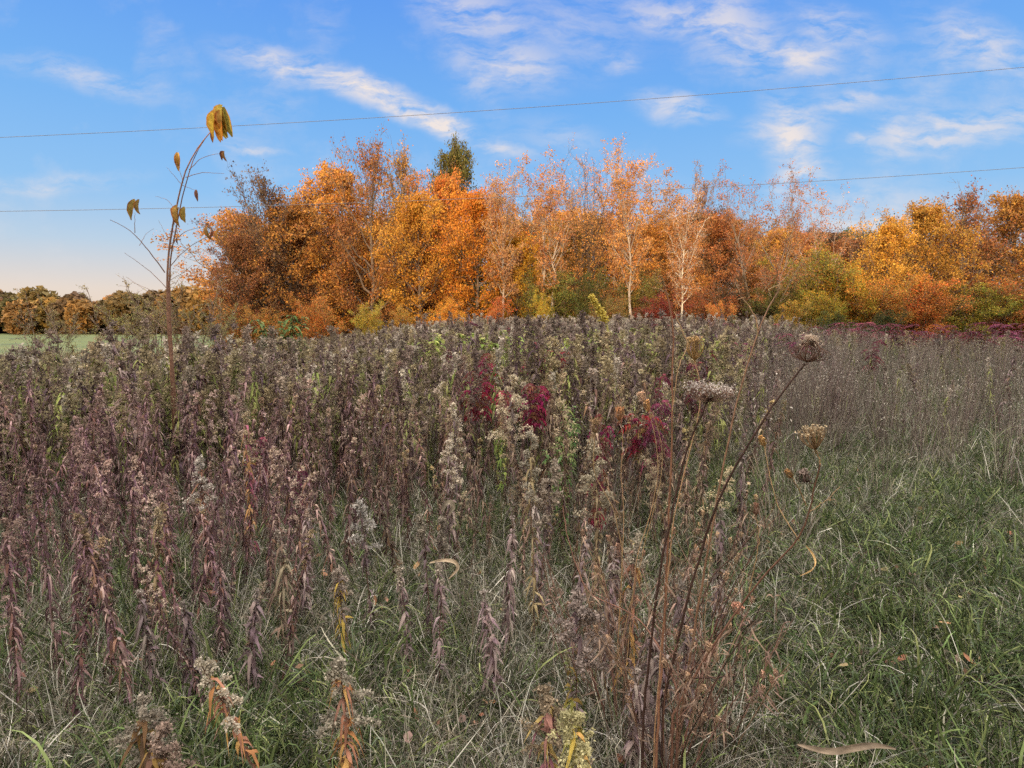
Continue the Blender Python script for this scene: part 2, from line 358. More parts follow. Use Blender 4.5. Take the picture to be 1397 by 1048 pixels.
# ------------------------------------------------------------------ grass
GREEN = np.array([(.060, .082, .028), (.095, .122, .040), (.165, .180, .065), (.062, .075, .042)])
STRAW = np.array([(.30, .26, .19), (.20, .175, .13), (.14, .11, .075), (.42, .38, .31)])
def tuft(seed, n, rad, lmin, lmax, w, gfrac, lean=.5, droop=.6, nseg=4):
    r = np.random.default_rng(seed); m = MB()
    a = r.random(n) * 2 * math.pi; q = np.sqrt(r.random(n)) * rad
    base = np.stack([np.cos(a) * q, np.sin(a) * q, np.full(n, -.02)], 1)
    sw = r.normal(size=2) * .25
    d = np.stack([np.cos(a) * lean * r.random(n) + r.normal(size=n) * .3 * lean + sw[0], np.sin(a) * lean * r.random(n) + r.normal(size=n) * .3 * lean + sw[1], np.ones(n)], 1)
    side = r.normal(size=(n, 3)); side[:, 2] *= .2
    L_ = lmin + (lmax - lmin) * r.random(n)
    g = r.random(n) < gfrac
    col = np.where(g[:, None], GREEN[r.integers(0, 4, n)], STRAW[r.integers(0, 4, n)]) * (.45 + 1.15 * r.random(n) ** 1.6)[:, None]
    m.blades(base, d, side, L_, w * (.6 + .9 * r.random(n) ** 2), droop * (.35 + 1.35 * r.random(n)), nseg, col, twist=.6)
    return m
def tussock(seed, w, gfrac, n=90):
    r = np.random.default_rng(seed); m = MB(); a = r.random() * 6.283; cm = np.array((math.cos(a), math.sin(a), 0))
    for k in range(3):
        m.merge(tuft(seed * 7 + k, n // 3, .07, .25, .6, w, gfrac, .55, 1.3, 5))
    for v in m.v: v += (cm[None] * (v[:, 2:3] ** 1.5) * .9).astype(np.float32)
    return m
green_tufts = [tussock(31, .0080, .95), tussock(32, .005, .75), tussock(33, .0065, .9), tussock(34, .007, .95)] + [tuft(100 + i, 52, .10, .12, .34, .0046, .80, .9, 1.0) for i in range(7)] + [tuft(120 + i, 40, .10, .12, .34, .004, .35, 1.0, 1.0) for i in range(3)]
straw_tufts = [tussock(41, .0036, .08, 130), tussock(42, .0032, .2, 120)] + [tuft(140 + i, 44, .10, .22, .55, .0032, .14, .6, .7) for i in range(6)] + [tuft(150 + i, 40, .10, .2, .5, .0032, .45, .7, .8) for i in range(3)]
def greenness(x, y):                        # lush strip on the right and around the middle, straw elsewhere
    g = .40 + .38 * sstep(.4, 1.4, x - .12 * y) + .30 * np.sin(x * 2.3 + 1) * np.cos(y * 1.7) + .2 * np.sin(x * 5.1 + y * 3.3)
    g = g - .75 * np.exp(-(((x - .15) / .55) ** 2 + ((y - 3.0) / .9) ** 2)) + .3 * np.exp(-(((x + .6) / .5) ** 2 + ((y - 2.6) / .9) ** 2))
    return np.clip(g, .06, .9)
def lay(n, y0, y1, dens, nv, seed, s0, s1, power, tilt=.25, grow=0.):
    r = np.random.default_rng(seed); x, y = strew(n, y0, y1, dens, r, power); k = len(x)
    pts = np.stack([x, y, ground(x, y)], 1); rot = np.stack([r.normal(size=k) * tilt, r.normal(size=k) * tilt, r.random(k) * 6.283], 1)
    s = (s0 + (s1 - s0) * r.random(k)) * (1 + grow * np.clip(y - 3, 0, 30)); return pts, rot, np.stack([s, s, s * (.85 + .3 * r.random(k))], 1), r.integers(0, nv, k)
def cat_(*a): return [np.concatenate(z) for z in zip(*a)]
g1 = lay(9500, 1.0, 8.0, lambda x, y: greenness(x, y), 14, 1, .8, 1.35, 1.5, .35)
g2 = lay(7000, 6.0, 34, lambda x, y: greenness(x, y) * (1 - .6 * weeds(x, y)) * 1.0, 14, 2, 1.0, 1.5, 1.3, .3, .05)
scatter('grass', green_tufts, *cat_(g1, g2), M_GRASS, 'green matted grass covering the ground of the field', 'grass')
g1 = lay(5500, 1.0, 8.0, lambda x, y: 1 - greenness(x, y), 11, 3, .75, 1.3, 1.5, .4)
g2 = lay(7000, 6.0, 34, lambda x, y: (1 - .45 * greenness(x, y)) * (1 - .5 * weeds(x, y)), 11, 4, 1.0, 1.5, 1.3, .3, .04)
scatter('dry_grass', straw_tufts, *cat_(g1, g2), M_GRASS, 'straw coloured dead grass blades mixed through the green grass', 'grass')

# tall pale grass standing in the right part of the field
def tall_tuft(seed, n=26):
    r = np.random.default_rng(seed); m = tuft(seed + 900, 36, .15, .4, .95, .0075, .16, .45, .55)
    k = 16; a = r.random(k) * 6.283; q = r.random(k) * .12
    for i in range(k):
        b = np.array((math.cos(a[i]) * q[i], math.sin(a[i]) * q[i], 0)); h = .6 + .35 * r.random(); le = r.normal(size=2) * .14
        t = np.linspace(0, 1, 5)[:, None]; pts = b + np.hstack([le[0] * t ** 1.5 * h, le[1] * t ** 1.5 * h, t * h])
        c = np.array([(.34, .28, .20), (.20, .13, .12), (.25, .19, .15)][r.integers(0, 3)]) * (.5 + .8 * r.random()); m.tube(pts, np.linspace(.0018, .0009, 5), 3, c)
        e = r.integers(0, 3, 1)[0] + 1; u = r.random(e); cen = pts[-1] + (pts[-2] - pts[-1]) * u[:, None] * .7 + r.normal(size=(e, 3)) * .008
        m.quads(cen, .009, np.tile(np.array((.33, .28, .225)) * (.7 + .5 * r.random()), (e, 1)), 2.4, r=r)
    return m
tt = [tall_tuft(200 + i) for i in range(6)]
def tallzone(x, y):
    edge = x - (.42 * y - 1.3); far = sstep(3.6, 9.5, y - .15 * x + .8 * np.sin(x * 1.7) + .5 * np.sin(x * 4.1))
    return sstep(-.3, .9, edge) * far * (1 - .55 * sstep(.0, 1.0, edge - .22 * y)) * (.25 + .65 * sstep(-.3, .4, np.sin(x * .9 + y * .35) + .3))
tg = lay(4600, 3.2, 36, tallzone, 6, 5, .7, 1.35, 1.25, .12)
tg2 = lay(700, 3.2, 30, lambda x, y: weeds(x, y) * .6, 6, 6, .8, 1.1, 1.3, .12)
scatter('tall_grass', tt, *cat_(tg, tg2), M_GRASS, 'tall pale grey grass with fine seed heads at the right of the weeds', 'tall grass')

# ------------------------------------------------------------------ goldenrod
LEAFC = np.array([(.15, .092, .085), (.09, .055, .055), (.24, .17, .15), (.16, .10, .115), (.07, .045, .040), (.33, .245, .20), (.16, .095, .065)])
def puff(m, c, r, size, n, col):
    cen = c + r.normal(size=(n, 3)) * size * .75
    m.quads(cen, size * (.6 + .6 * r.random(n)), np.tile(col, (n, 1)) * (.75 + .5 * r.random((n, 1))), 1.3, r=r)
def goldenrod(seed, H=1.15, nleaf=70, plume=1.0, npuff=11, psize=.010, leaf=(.055, .012), leafcol=None, plumecol=(.46, .38, .30), lean=.10, detail=1):
    """returns stem, leaves, plume builders of one dried goldenrod"""
    r = np.random.default_rng(seed); st = MB(); lf = MB(); pl = MB()
    leafcol = LEAFC if leafcol is None else np.asarray(leafcol)
    a = r.random() * 6.283; le = lean * (.3 + r.random())
    t = np.linspace(0, 1, 9); w = r.normal(size=(9, 2)).cumsum(0) * .006
    path = np.stack([math.cos(a) * le * t ** 1.7 * H + w[:, 0], math.sin(a) * le * t ** 1.7 * H + w[:, 1], t * H - .03], 1)
    st.tube(path, np.linspace(.0042, .0014, 9) * (1 if H > .6 else .8), 5, np.array((.13, .075, .055)) * (.7 + .6 * r.random()))
    def at(u): return np.stack([np.interp(u, t, path[:, k]) for k in range(3)], -1)
    u = .14 + .80 * r.random(nleaf) ** .75; b = at(u); an = r.random(nleaf) * 6.283
    d = np.stack([np.cos(an), np.sin(an), .35 + .5 * r.random(nleaf) - .9 * (1 - u)], 1)
    L_ = leaf[0] * (.6 + .9 * r.random(nleaf)) * (1.2 - .5 * u)
    col = leafcol[r.integers(0, len(leafcol), nleaf)] * (.75 + .5 * r.random((nleaf, 1)))
    side = np.stack([-np.sin(an), np.cos(an), r.normal(size=nleaf) * .6], 1)
    lf.blades(b, d, side, L_, leaf[1] * (.6 + .8 * r.random(nleaf)), .9 + .9 * r.random(nleaf), 3, col, twist=1.3, shape='leaf', curl=r.normal(size=nleaf) * .6)
    nb = int(12 * plume + 4 * r.random()); form = r.random()
    for i in range(nb):
        uu = 1 - .30 * (i / max(1, nb)) * (.6 + .6 * plume) ; p0 = at(np.array([uu]))[0]; an1 = r.random() * 6.283 if form > .35 else a + r.normal() * .9
        ln = (.028 + .085 * (1 - uu) / .3 * (.6 + .6 * r.random())) * plume
        tt_ = np.linspace(0, 1, 4)[:, None]; dirv = np.array((math.cos(an1), math.sin(an1), 0))
        br = p0 + dirv * ln * tt_ * .8 + np.array((0, 0, 1.)) * (ln * (1.0 * tt_ - .75 * tt_ ** 2))
        st.tube(br, np.linspace(.0012, .0006, 4), 3, (.20, .14, .10))
        k = max(3, int(npuff * (.6 + .6 * r.random())))
        for j in range(k):
            q = .25 + .75 * j / k; c = np.array([np.interp(q, tt_[:, 0], br[:, z]) for z in range(3)]) + np.array((0, 0, .006))
            puff(pl, c, r, psize, 4 * detail, np.array(plumecol) * (.75 + .5 * r.random()))
    puff(pl, at(np.array([1.]))[0], r, psize * 1.4, 16, np.array(plumecol))
    return st, lf, pl
GR = []
PLC = [(.34, .265, .195), (.22, .16, .12), (.46, .38, .29), (.32, .25, .14), (.17, .12, .095)]
for i in range(12):
    r = np.random.default_rng(i)
    GR.append(goldenrod(300 + i, H=.95 + .35 * r.random(), nleaf=int(110 + 60 * r.random()), leaf=(.058, .0135), plume=(.45, .8, 1.35, .25)[i % 4], plumecol=PLC[i % 5], lean=.06 + .2 * r.random()))
gr_meshes = [(a.mesh('stem', M_STEM), b.mesh('leaves', M_DRY), c.mesh('seed_head', M_FLUFF)) for a, b, c in GR]
def joined(parts):
    m = MB()
    for k, p in enumerate(parts): m.merge(p, k)
    return m
def put_plant(name, meshes, loc, rz, s, label, cat, group=None, tint=None, parts=('stem', 'leaves', 'seed_head'), tilt=(0, 0)):
    e = empty(name, loc, rz); e.scale = (s, s, s); e.rotation_euler = (tilt[0], tilt[1], rz)
    tag(e, label, cat, group)
    for nm, me in zip(parts, meshes):
        if me is None: continue
        o = bpy.data.objects.new(nm, me); C.objects.link(o); o.parent = e
        if tint and nm != 'stem': o.color = (*tint, 1)
    return e
# the nearest stand as separate plants
r = np.random.default_rng(11)
x, y = strew(3600, 2.3, 9.5, lambda x, y: weeds(x, y), r, 1.5, 1.05)
order = np.argsort(y); kept = []
for i in order:
    if len(kept) >= 285: break
    if all((x[i] - x[j]) ** 2 + (y[i] - y[j]) ** 2 > .165 ** 2 for j in kept): kept.append(i)
YN = y[kept[-1]]
def shade_tint(x, r):                       # purplish on the left, olive brown towards the middle
    t = float(sstep(-2.5, .8, x)); a = np.array((1.03, .88, .95)) * (1 - t) + np.array((1.1, 1.06, .84)) * t; return tuple(a * (.8 + .45 * r.random()))
def gl_label(v, X, Y):
    look = ('short plumed', 'medium plumed', 'broad plumed', 'nearly bare tipped')[v % 4]; c = ('tan', 'dull brown', 'pale cream', 'olive tan', 'dark brown')[v % 5]
    row = 'in open grass' if Y < 3.6 else 'at the front of the stand' if Y < 5 else 'mid stand' if Y < 6.5 else 'at the back'
    u = X / Y; side = 'left of the sapling' if u < -.55 else 'right of the sapling' if u < -.25 else 'near the middle' if u < .1 else 'near the red sumac' if u < .35 else 'towards the right grass'
    return f'{look} {c} goldenrod {row}, {side}'
for n_, i in enumerate(kept):
    v = int(r.integers(0, 12)); sc = (.55 + .55 * r.random()) * (1.0 if y[i] > 4.2 else .8) 
    put_plant('goldenrod', gr_meshes[v], (x[i], y[i], gz(x[i], y[i])), r.random() * 6.28, sc,
              gl_label(v, x[i], y[i]), 'goldenrod', 'dried goldenrod stalks in the near stand', shade_tint(x[i], r), tilt=(r.normal() * .06, r.normal() * .06))
# everything behind them as one thicket
far_var = []
for i in range(10):
    q = np.random.default_rng(60 + i)
    far_var.append(joined(goldenrod(400 + i, H=1.0 + .3 * q.random(), nleaf=58, plume=(.6, 1.2, .4, 1.7, .2)[i % 5], npuff=7, psize=.019, leaf=(.085, .021),
        leafcol=LEAFC if i < 7 else [(.20, .22, .06), (.28, .28, .09), (.13, .12, .06)], plumecol=PLC[i % 5], lean=.15)))
q = np.random.default_rng(77)
fx, fy = strew(7600, YN, 31, lambda x, y: weeds(x, y) * clear_left(x, y), q, 1.35, 1.08)
fx2, fy2 = strew(750, 6, 30, lambda x, y: (1 - weeds(x, y)) * (.25 + .75 * sstep(14, 22, y)) * sstep(6, 9, y - .1 * x), q, 1.3)
fx = np.concatenate([fx, fx2]); fy = np.concatenate([fy, fy2]); k = len(fx)
olive = (q.random(k) < .8 * sstep(9, 16, fy) * sstep(-6, 0, fx) * (1 - sstep(6, 10, fx)))
vi = np.where(olive, 7 + q.integers(0, 3, k), q.integers(0, 7, k)); s = (.66 + .62 * q.random(k) ** 1.3 + .10 * np.sin(fx * 1.1) * np.cos(fy * .8) - .25 * (1 - weeds(fx, fy))) * (1 - .30 * sstep(-.08, -.40, fx / fy) * sstep(7.5, 11, fy))
scatter('goldenrod_thicket', far_var, np.stack([fx, fy, ground(fx, fy)], 1), np.stack([q.normal(size=k) * .08, q.normal(size=k) * .08, q.random(k) * 6.28], 1),
        np.stack([s, s, s], 1), vi, [M_STEM, M_DRY, M_FLUFF], 'dense thicket of dried grey brown goldenrod filling the field to the trees', 'thicket')

# ------------------------------------------------------------------ single plants that stand out near the camera
ORG = [(.34, .17, .06), (.26, .13, .07), (.42, .26, .08), (.20, .11, .07)]
YEL = [(.44, .33, .07), (.34, .30, .08), (.22, .24, .07), (.40, .24, .07)]
BRN = [(.19, .13, .115), (.27, .20, .17), (.13, .085, .08), (.23, .165, .16)]
GRN = [(.09, .15, .05), (.14, .20, .06), (.18, .20, .07)]
def hero(seed, u, v, d, label, leafs, plumec, plume=1., nleaf=60, leaf=(.07, .015), npuff=14, psize=.008, lean=.08, name='goldenrod', cat='goldenrod'):
    top = P(u, v, d); H = max(.25, top[2] - gz(top[0], d))
    st, lf, pl = goldenrod(seed, H=H, nleaf=nleaf, plume=plume, npuff=npuff, psize=psize, leaf=leaf, leafcol=leafs, plumecol=plumec, lean=lean, detail=2)
    tipx = st.v[0].reshape(9, 5, 3).mean(1)[-1]
    e = empty(name, (top[0] - tipx[0], d - tipx[1], gz(top[0], d))); tag(e, label, cat)
    st.build('stem', M_STEM, e); lf.build('leaves', M_DRY, e); pl.build('seed_head', M_FLUFF, e)
    return e
WH = (.50, .42, .31); GY = (.34, .275, .21); TAN = (.38, .29, .18); OLV = (.34, .30, .15)
hero(1, 272, 892, 1.75, 'drooping white fluffy plume above orange leaves near the lower left corner', ORG, WH, .9, 70, (.07, .015), 16, .008, .22)
hero(2, 194, 950, 1.75, 'low grey fluffy goldenrod with orange leaves at the bottom left corner', ORG, GY, 1.3, 60, (.08, .02), 16, .008, .05)
hero(3, 216, 985, 1.6, 'orange leafed goldenrod with brown seed head beside the bottom left corner plume', ORG, (.42, .30, .22), 1.0, 64, (.09, .022), 14, .008, .05)
hero(4, 465, 893, 1.8, 'cream plumed goldenrod with long orange brown leaves at the bottom edge', ORG, WH, 1.1, 70, (.08, .013), 17, .0085, .03)
hero(5, 462, 772, 2.75, 'goldenrod with yellow orange upper leaves and dark curled lower leaves', [(.40, .25, .06)] * 2 + BRN[:2], GY, .8, 80, (.06, .015), 12, .009)
hero(6, 745, 935, 1.85, 'purple leafed goldenrod with faded yellow plume at the bottom centre', [(.20, .08, .10), (.26, .12, .10), (.34, .22, .08)], TAN, 1.2, 56, (.07, .018), 15, .008)
hero(7, 776, 965, 1.7, 'yellow green goldenrod with drooping seed plume at the bottom edge', YEL, OLV, 1.2, 54, (.09, .018), 15, .008)
hero(8, 774, 882, 2.1, 'short plant with bright yellow green top leaves below the grey fluffy head', YEL, OLV, .3, 50, (.06, .016), 5, .006, name='leafy_weed', cat='weed')
hero(9, 792, 806, 2.1, 'goldenrod with broad grey brown fluffy head on thin dark stem', BRN, (.36, .28, .23), 1.4, 40, (.05, .012), 26, .0095)
hero(10, 868, 726, 2.45, 'goldenrod with pale specked plume over rusty orange leaves', ORG + BRN[:1], (.50, .42, .30), 1.2, 84, (.065, .015), 15, .008)
hero(11, 890, 835, 2.15, 'stalk hung with long curled purple brown leaves beside the wild carrot stems', BRN, (.3, .2, .17), .25, 110, (.085, .018), 5, .007)
hero(12, 724, 588, 3.1, 'straw coloured goldenrod with pale white side plumes left of the straw seed heads', [(.34, .25, .13), (.26, .19, .10)], WH, 1.0, 90, (.055, .013), 12, .009)
hero(13, 757, 628, 3.0, 'goldenrod with round greyish cream fluffy head', BRN, (.42, .34, .25), 1.1, 60, (.05, .013), 20, .011)
hero(14, 618, 548, 4.0, 'goldenrod topped with small bright cream tuft', BRN, WH, .8, 100, (.06, .014), 12, .010)
hero(15, 612, 598, 3.8, 'goldenrod with cream drooping side tufts below the taller cream tuft', BRN, WH, 1.0, 90, (.06, .014), 12, .011)
hero(16, 573, 700, 2.9, 'slim stalk with pale woolly column of seed, left one of two', BRN, GY, .5, 60, (.05, .013), 20, .009)
hero(17, 603, 702, 2.9, 'slim stalk with pale woolly column of seed, right one of two', BRN, GY, .5, 60, (.05, .013), 20, .009)
hero(18, 272, 622, 3.4, 'goldenrod with wide white top over reddish hanging leaves', [(.30, .13, .09), (.24, .12, .10)], (.44, .37, .31), 1.1, 110, (.06, .014), 14, .010)
hero(19, 490, 682, 3.1, 'low goldenrod with spread whitish plume beside the tall brown stalks', BRN, (.42, .37, .32), 1.1, 70, (.05, .013), 14, .010)
hero(20, 335, 560, 4.0, 'goldenrod with orange tan leaves and wine red lower leaves', [(.38, .22, .08), (.34, .20, .09), (.25, .08, .10)], TAN, .9, 110, (.06, .014), 10, .010)
hero(21, 700, 512, 4.6, 'tan goldenrod with broad umbrella shaped plume above the stand', BRN, (.50, .40, .28), 1.7, 100, (.06, .014), 13, .012)
hero(22, 380, 720, 2.9, 'slender goldenrod with curled tan leaves in the left grass', [(.34, .27, .17), (.26, .17, .12)], GY, .4, 80, (.07, .015), 8, .008)
hero(23, 545, 770, 2.7, 'short dark stalk with curled grey leaves standing in grass', BRN, GY, .4, 80, (.05, .013), 8, .008)
hero(24, 597, 765, 2.6, 'short dark stalk with purplish curled leaves next to bent corn leaf', BRN, GY, .3, 70, (.05, .013), 8, .008)
hero(25, 215, 690, 3.0, 'thin stalk with tan and purple leaves at the left edge', [(.36, .24, .14), (.24, .10, .13)], TAN, .5, 90, (.07, .015), 8, .008)
hero(26, 805, 600, 2.9, 'straw coloured bushy goldenrod with white seed clusters behind wild carrot stems', [(.38, .28, .14), (.30, .22, .12)], (.48, .39, .27), 1.2, 110, (.05, .012), 16, .010)

# ---- wild carrot with dried umbels
def umbel(m, c, ax, rad, hgt, close, col, r, n=34, seeds=7, seedcol=None, rr=.0007):
    c = np.asarray(c, float); ax = np.asarray(ax, float); ax /= np.linalg.norm(ax)
    e1 = np.cross(ax, (0.3, .9, .1)); e1 /= np.linalg.norm(e1); e2 = np.cross(ax, e1)
    seedcol = np.asarray(col) * 1.3 if seedcol is None else np.asarray(seedcol)
    for i in range(n):
        a = i * 2.39996 + r.normal() * .15; q = math.sqrt((i + .5) / n); h = hgt * (.72 + .3 * r.random()) ; R_ = rad * q * (.65 + .6 * r.random())
        t = np.linspace(0, 1, 7); out = R_ * (np.sin(t * math.pi * (.5 + .42 * close))) / max(.35, math.sin(math.pi * min(.5, .5 + .42 * close)))
        up = h * (t * (1 - .25 * (1 - close) * q) + .15 * t * t)
        rd = math.cos(a) * e1 + math.sin(a) * e2
        pts = c + out[:, None] * rd + up[:, None] * ax
        cc = np.asarray(col) * (.7 + .6 * r.random()); m.tube(pts, np.linspace(rr * 1.3, rr, 7), 3, cc)
        tp = pts[-1]; k = seeds
        if k:
            dd = r.normal(size=(k, 3)) * .7 + ax * .8 + rd * .2; dd /= np.linalg.norm(dd, axis=1, keepdims=True); ll = rad * .22 * (.5 + r.random(k))
            m.blades(np.tile(tp, (k, 1)), dd, r.normal(size=(k, 3)), ll, .0012, .1, 2, np.tile(cc, (k, 1)))
            m.quads(tp + dd * ll[:, None], .0042, seedcol * (.7 + .6 * r.random((k, 1))), 1.6, r=r)
    # bracts under the head
    k = 9; a = r.random(k) * 6.283; rd = np.cos(a)[:, None] * e1 + np.sin(a)[:, None] * e2
    m.blades(np.tile(c, (k, 1)), rd - ax * .5, np.cross(rd, ax), rad * .6, .0014, .4, 3, np.asarray(col) * .8)
def path3(pts, n=26, wob=.003, r=None):
    """smooth curve through (u, v, depth) pixel points"""
    w = np.array([P(*p) for p in pts]); s = np.concatenate([[0], np.cumsum(np.linalg.norm(np.diff(w, axis=0), axis=1))]); q = np.linspace(0, s[-1], n)
    o = np.stack([np.interp(q, s, w[:, k]) for k in range(3)], 1)
    for _ in range(2): o[1:-1] = (o[:-2] + 2 * o[1:-1] + o[2:]) / 4
    if r is not None: o[1:-1] += r.normal(size=(n - 2, 3)) * wob * .3
    return o
def carrot(seed, label, stems, heads, bits=(), name='wild_carrot'):
    r = np.random.default_rng(seed)
    p0 = P(*stems[0][0][0]); loc = np.array((p0[0], p0[1], gz(p0[0], p0[1])))
    e = empty(name, loc); tag(e, label, 'wild carrot', 'dried wild carrot plants in the right foreground')
    for pts, r0, r1, col in stems:
        w = path3(pts, r=r)
        if pts is stems[0][0] or pts[0] == stems[0][0][0]: w = np.vstack([[w[0][0], w[0][1], loc[2] - .02], w]) if w[0][2] > loc[2] + .01 else w
        m = MB(); m.tube(w - loc, np.linspace(r0, r1, len(w)) * 1.35, 6, np.asarray(col)); 
        for k in range(3, len(w) - 2, 6):   # nodes on the stem
            m.tube(np.array([w[k] - (w[k + 1] - w[k]) * .12, w[k], w[k] + (w[k + 1] - w[k]) * .12]) - loc, [r0 * .6, r0 * 1.15, r0 * .6], 6, np.asarray(col) * .8)
        m.build('stem', M_STEM, e, smooth=True)
    for (u, v, d, ax, rad, hgt, close, col, n, seeds, sc) in heads:
        m = MB(); umbel(m, P(u, v, d) - loc, ax, rad, hgt, close, col, r, n, seeds, sc); m.build('umbel', M_DRY, e)
    for pts, wdt, col in bits:
        w = path3(pts, 10); m = MB(); mid = w - loc
        t = np.linspace(0, 1, 10); wd = wdt * np.sin(math.pi * (t * .9 + .08)) * .5; sd_ = np.array((.55, .2, .8))
        vv = np.stack([mid - sd_ * wd[:, None], mid + (0, .4 * wdt, 0), mid + sd_ * wd[:, None]], 1).reshape(-1, 3)
        i = np.arange(9) * 3; m.add(vv, np.concatenate([np.stack([i, i + 1, i + 4, i + 3], 1), np.stack([i + 1, i + 2, i + 5, i + 4], 1)]), col); m.build('dried_leaf', M_DRY, e)
    return e
RB = (.17, .085, .055); DK = (.085, .045, .035); ST = (.36, .22, .11); OR = (.50, .27, .11)
D = 1.75
carrot(1, 'dark branching wild carrot whose long stem ends in brown bird nest seed head', [
    ([(905, 960, 1.95), (935, 830, 1.9), (967, 714, 1.85), (993, 654, 1.8), (1034, 584, 1.78), (1070, 530, 1.75), (1098, 497, D)], .0034, .0019, DK),
    ([(918, 925, 1.93), (960, 925, 1.9), (1003, 922, 1.9)], .0016, .001, DK)],
    [(1100, 494, D, (.1, -.1, 1), .052, .056, .9, (.13, .065, .045), 52, 9, (.40, .30, .22))])
carrot(2, 'wild carrot with wide ragged flat seed head on dark stem', [
    ([(878, 975, 1.9), (890, 860, 1.85), (903, 760, 1.82), (915, 714, 1.8), (937, 605, 1.78), (960, 565, D), (966, 545, D)], .0032, .0018, DK)],
    [(966, 548, D, (.05, -.1, 1), .076, .034, .30, (.22, .13, .09), 54, 10, (.52, .43, .36)), (966, 546, D, (.05, -.1, 1), .03, .03, .9, (.10, .05, .035), 26, 4, (.3, .2, .14))])
carrot(3, 'tallest straight wild carrot with wispy bent head above the weeds', [
    ([(896, 1010, 1.85), (905, 860, 1.85), (913, 714, 1.82), (917, 600, 1.8), (918, 504, 1.8), (919, 423, 1.8), (913, 402, 1.8), (905, 385, 1.8)], .003, .0014, (.30, .15, .08)),
    ([(919, 425, 1.8), (930, 450, 1.8), (940, 470, 1.8), (925, 500, 1.79), (917, 560, 1.79)], .0011, .0009, ST),
    ([(913, 402, 1.8), (900, 395, 1.8), (888, 392, 1.8)], .0008, .0005, ST), ([(908, 390, 1.8), (897, 380, 1.8)], .0008, .0005, ST), ([(906, 388, 1.8), (901, 376, 1.8)], .0008, .0005, ST)],
    [(905, 388, 1.8, (-.5, 0, .9), .02, .03, .1, ST, 9, 0, None)])
carrot(4, 'forked reddish wild carrot with thin antler shaped tips', [
    ([(925, 1000, 2.0), (950, 840, 1.95), (975, 700, 1.9), (998, 575, 1.9), (1017, 503, 1.9), (1034, 453, 1.9), (1045, 425, 1.9), (1052, 405, 1.9), (1064, 394, 1.9)], .0032, .0014, (.31, .16, .10)),
    ([(1034, 453, 1.9), (1032, 435, 1.9), (1023, 420, 1.9), (1013, 406, 1.9)], .0016, .0009, ST), ([(1052, 405, 1.9), (1048, 396, 1.9), (1056, 391, 1.9), (1064, 388, 1.9)], .0012, .0007, ST),
    ([(1013, 406, 1.9), (1006, 409, 1.9)], .0008, .0005, ST), ([(950, 840, 1.95), (972, 784, 1.95), (1000, 760, 1.93), (1036, 719, 1.9)], .0018, .001, DK)], 
    [(1062, 396, 1.9, (.5, 0, .8), .014, .02, .1, ST, 8, 0, None)])
carrot(5, 'thin wild carrot with closed orange brush shaped seed head', [
    ([(893, 1000, 1.9), (905, 850, 1.88), (920, 700, 1.85), (960, 540, 1.85), (955, 510, 1.85), (947, 492, 1.85)], .0017, .001, ST)],
    [(948, 492, 1.85, (-.05, 0, 1), .026, .062, .55, OR, 44, 3, (.55, .32, .15))])
carrot(6, 'short wild carrot on the right with shaggy orange seed head and dark nest below', [
    ([(918, 975, 1.85), (960, 900, 1.85), (1021, 812, 1.8), (1060, 765, 1.75), (1090, 738, 1.72), (1100, 714, 1.7), (1110, 670, 1.68), (1119, 634, 1.66)], .003, .0015, RB),
    ([(1119, 634, 1.66), (1118, 625, 1.66), (1112, 612, 1.66)], .0012, .001, ST), ([(1100, 690, 1.69), (1092, 672, 1.68), (1080, 650, 1.67)], .0012, .0008, ST),
    ([(1090, 738, 1.72), (1060, 690, 1.75), (1048, 640, 1.76), (1042, 606, 1.77)], .0011, .0008, ST), ([(1021, 812, 1.8), (1036, 740, 1.8), (1031, 700, 1.8)], .0012, .0009, ST),
    ([(1104, 700, 1.7), (1130, 680, 1.7), (1146, 664, 1.7)], .0009, .0006, ST), ([(1110, 670, 1.68), (1112, 662, 1.68), (1103, 656, 1.68)], .0011, .0009, DK)],
    [(1112, 614, 1.66, (-.15, 0, 1), .034, .058, .15, (.46, .26, .14), 50, 5, (.60, .42, .26)), (1101, 658, 1.68, (-.4, 0, .9), .026, .03, .9, (.10, .06, .05), 36, 6, (.24, .17, .14)),
     (1081, 652, 1.67, (-.6, 0, .8), .010, .024, .8, OR, 22, 3, None), (1043, 609, 1.77, (-.4, 0, .9), .011, .03, .8, OR, 22, 3, None), (1031, 703, 1.8, (0, 0, 1), .014, .03, .9, (.38, .22, .13), 22, 4, None)],
    [([(1100, 745, 1.70), (1113, 760, 1.69), (1114, 775, 1.68), (1092, 786, 1.66)], .009, (.58, .40, .16))])
carrot(7, 'low spreading wild carrot with dark stems and furry orange bud', [
    ([(925, 945, 1.95), (960, 890, 1.9), (985, 860, 1.88), (1003, 838, 1.86)], .0018, .001, DK), ([(960, 890, 1.9), (975, 860, 1.9), (1000, 800, 1.88), (1036, 740, 1.85)], .0016, .0009, DK),
    ([(925, 945, 1.95), (905, 890, 2.0), (870, 840, 2.1), (800, 810, 2.2), (775, 740, 2.25), (768, 690, 2.3)], .0022, .0012, RB)],
    [(1003, 838, 1.86, (.2, 0, 1), .022, .03, .4, (.34, .18, .11), 26, 5, None)])
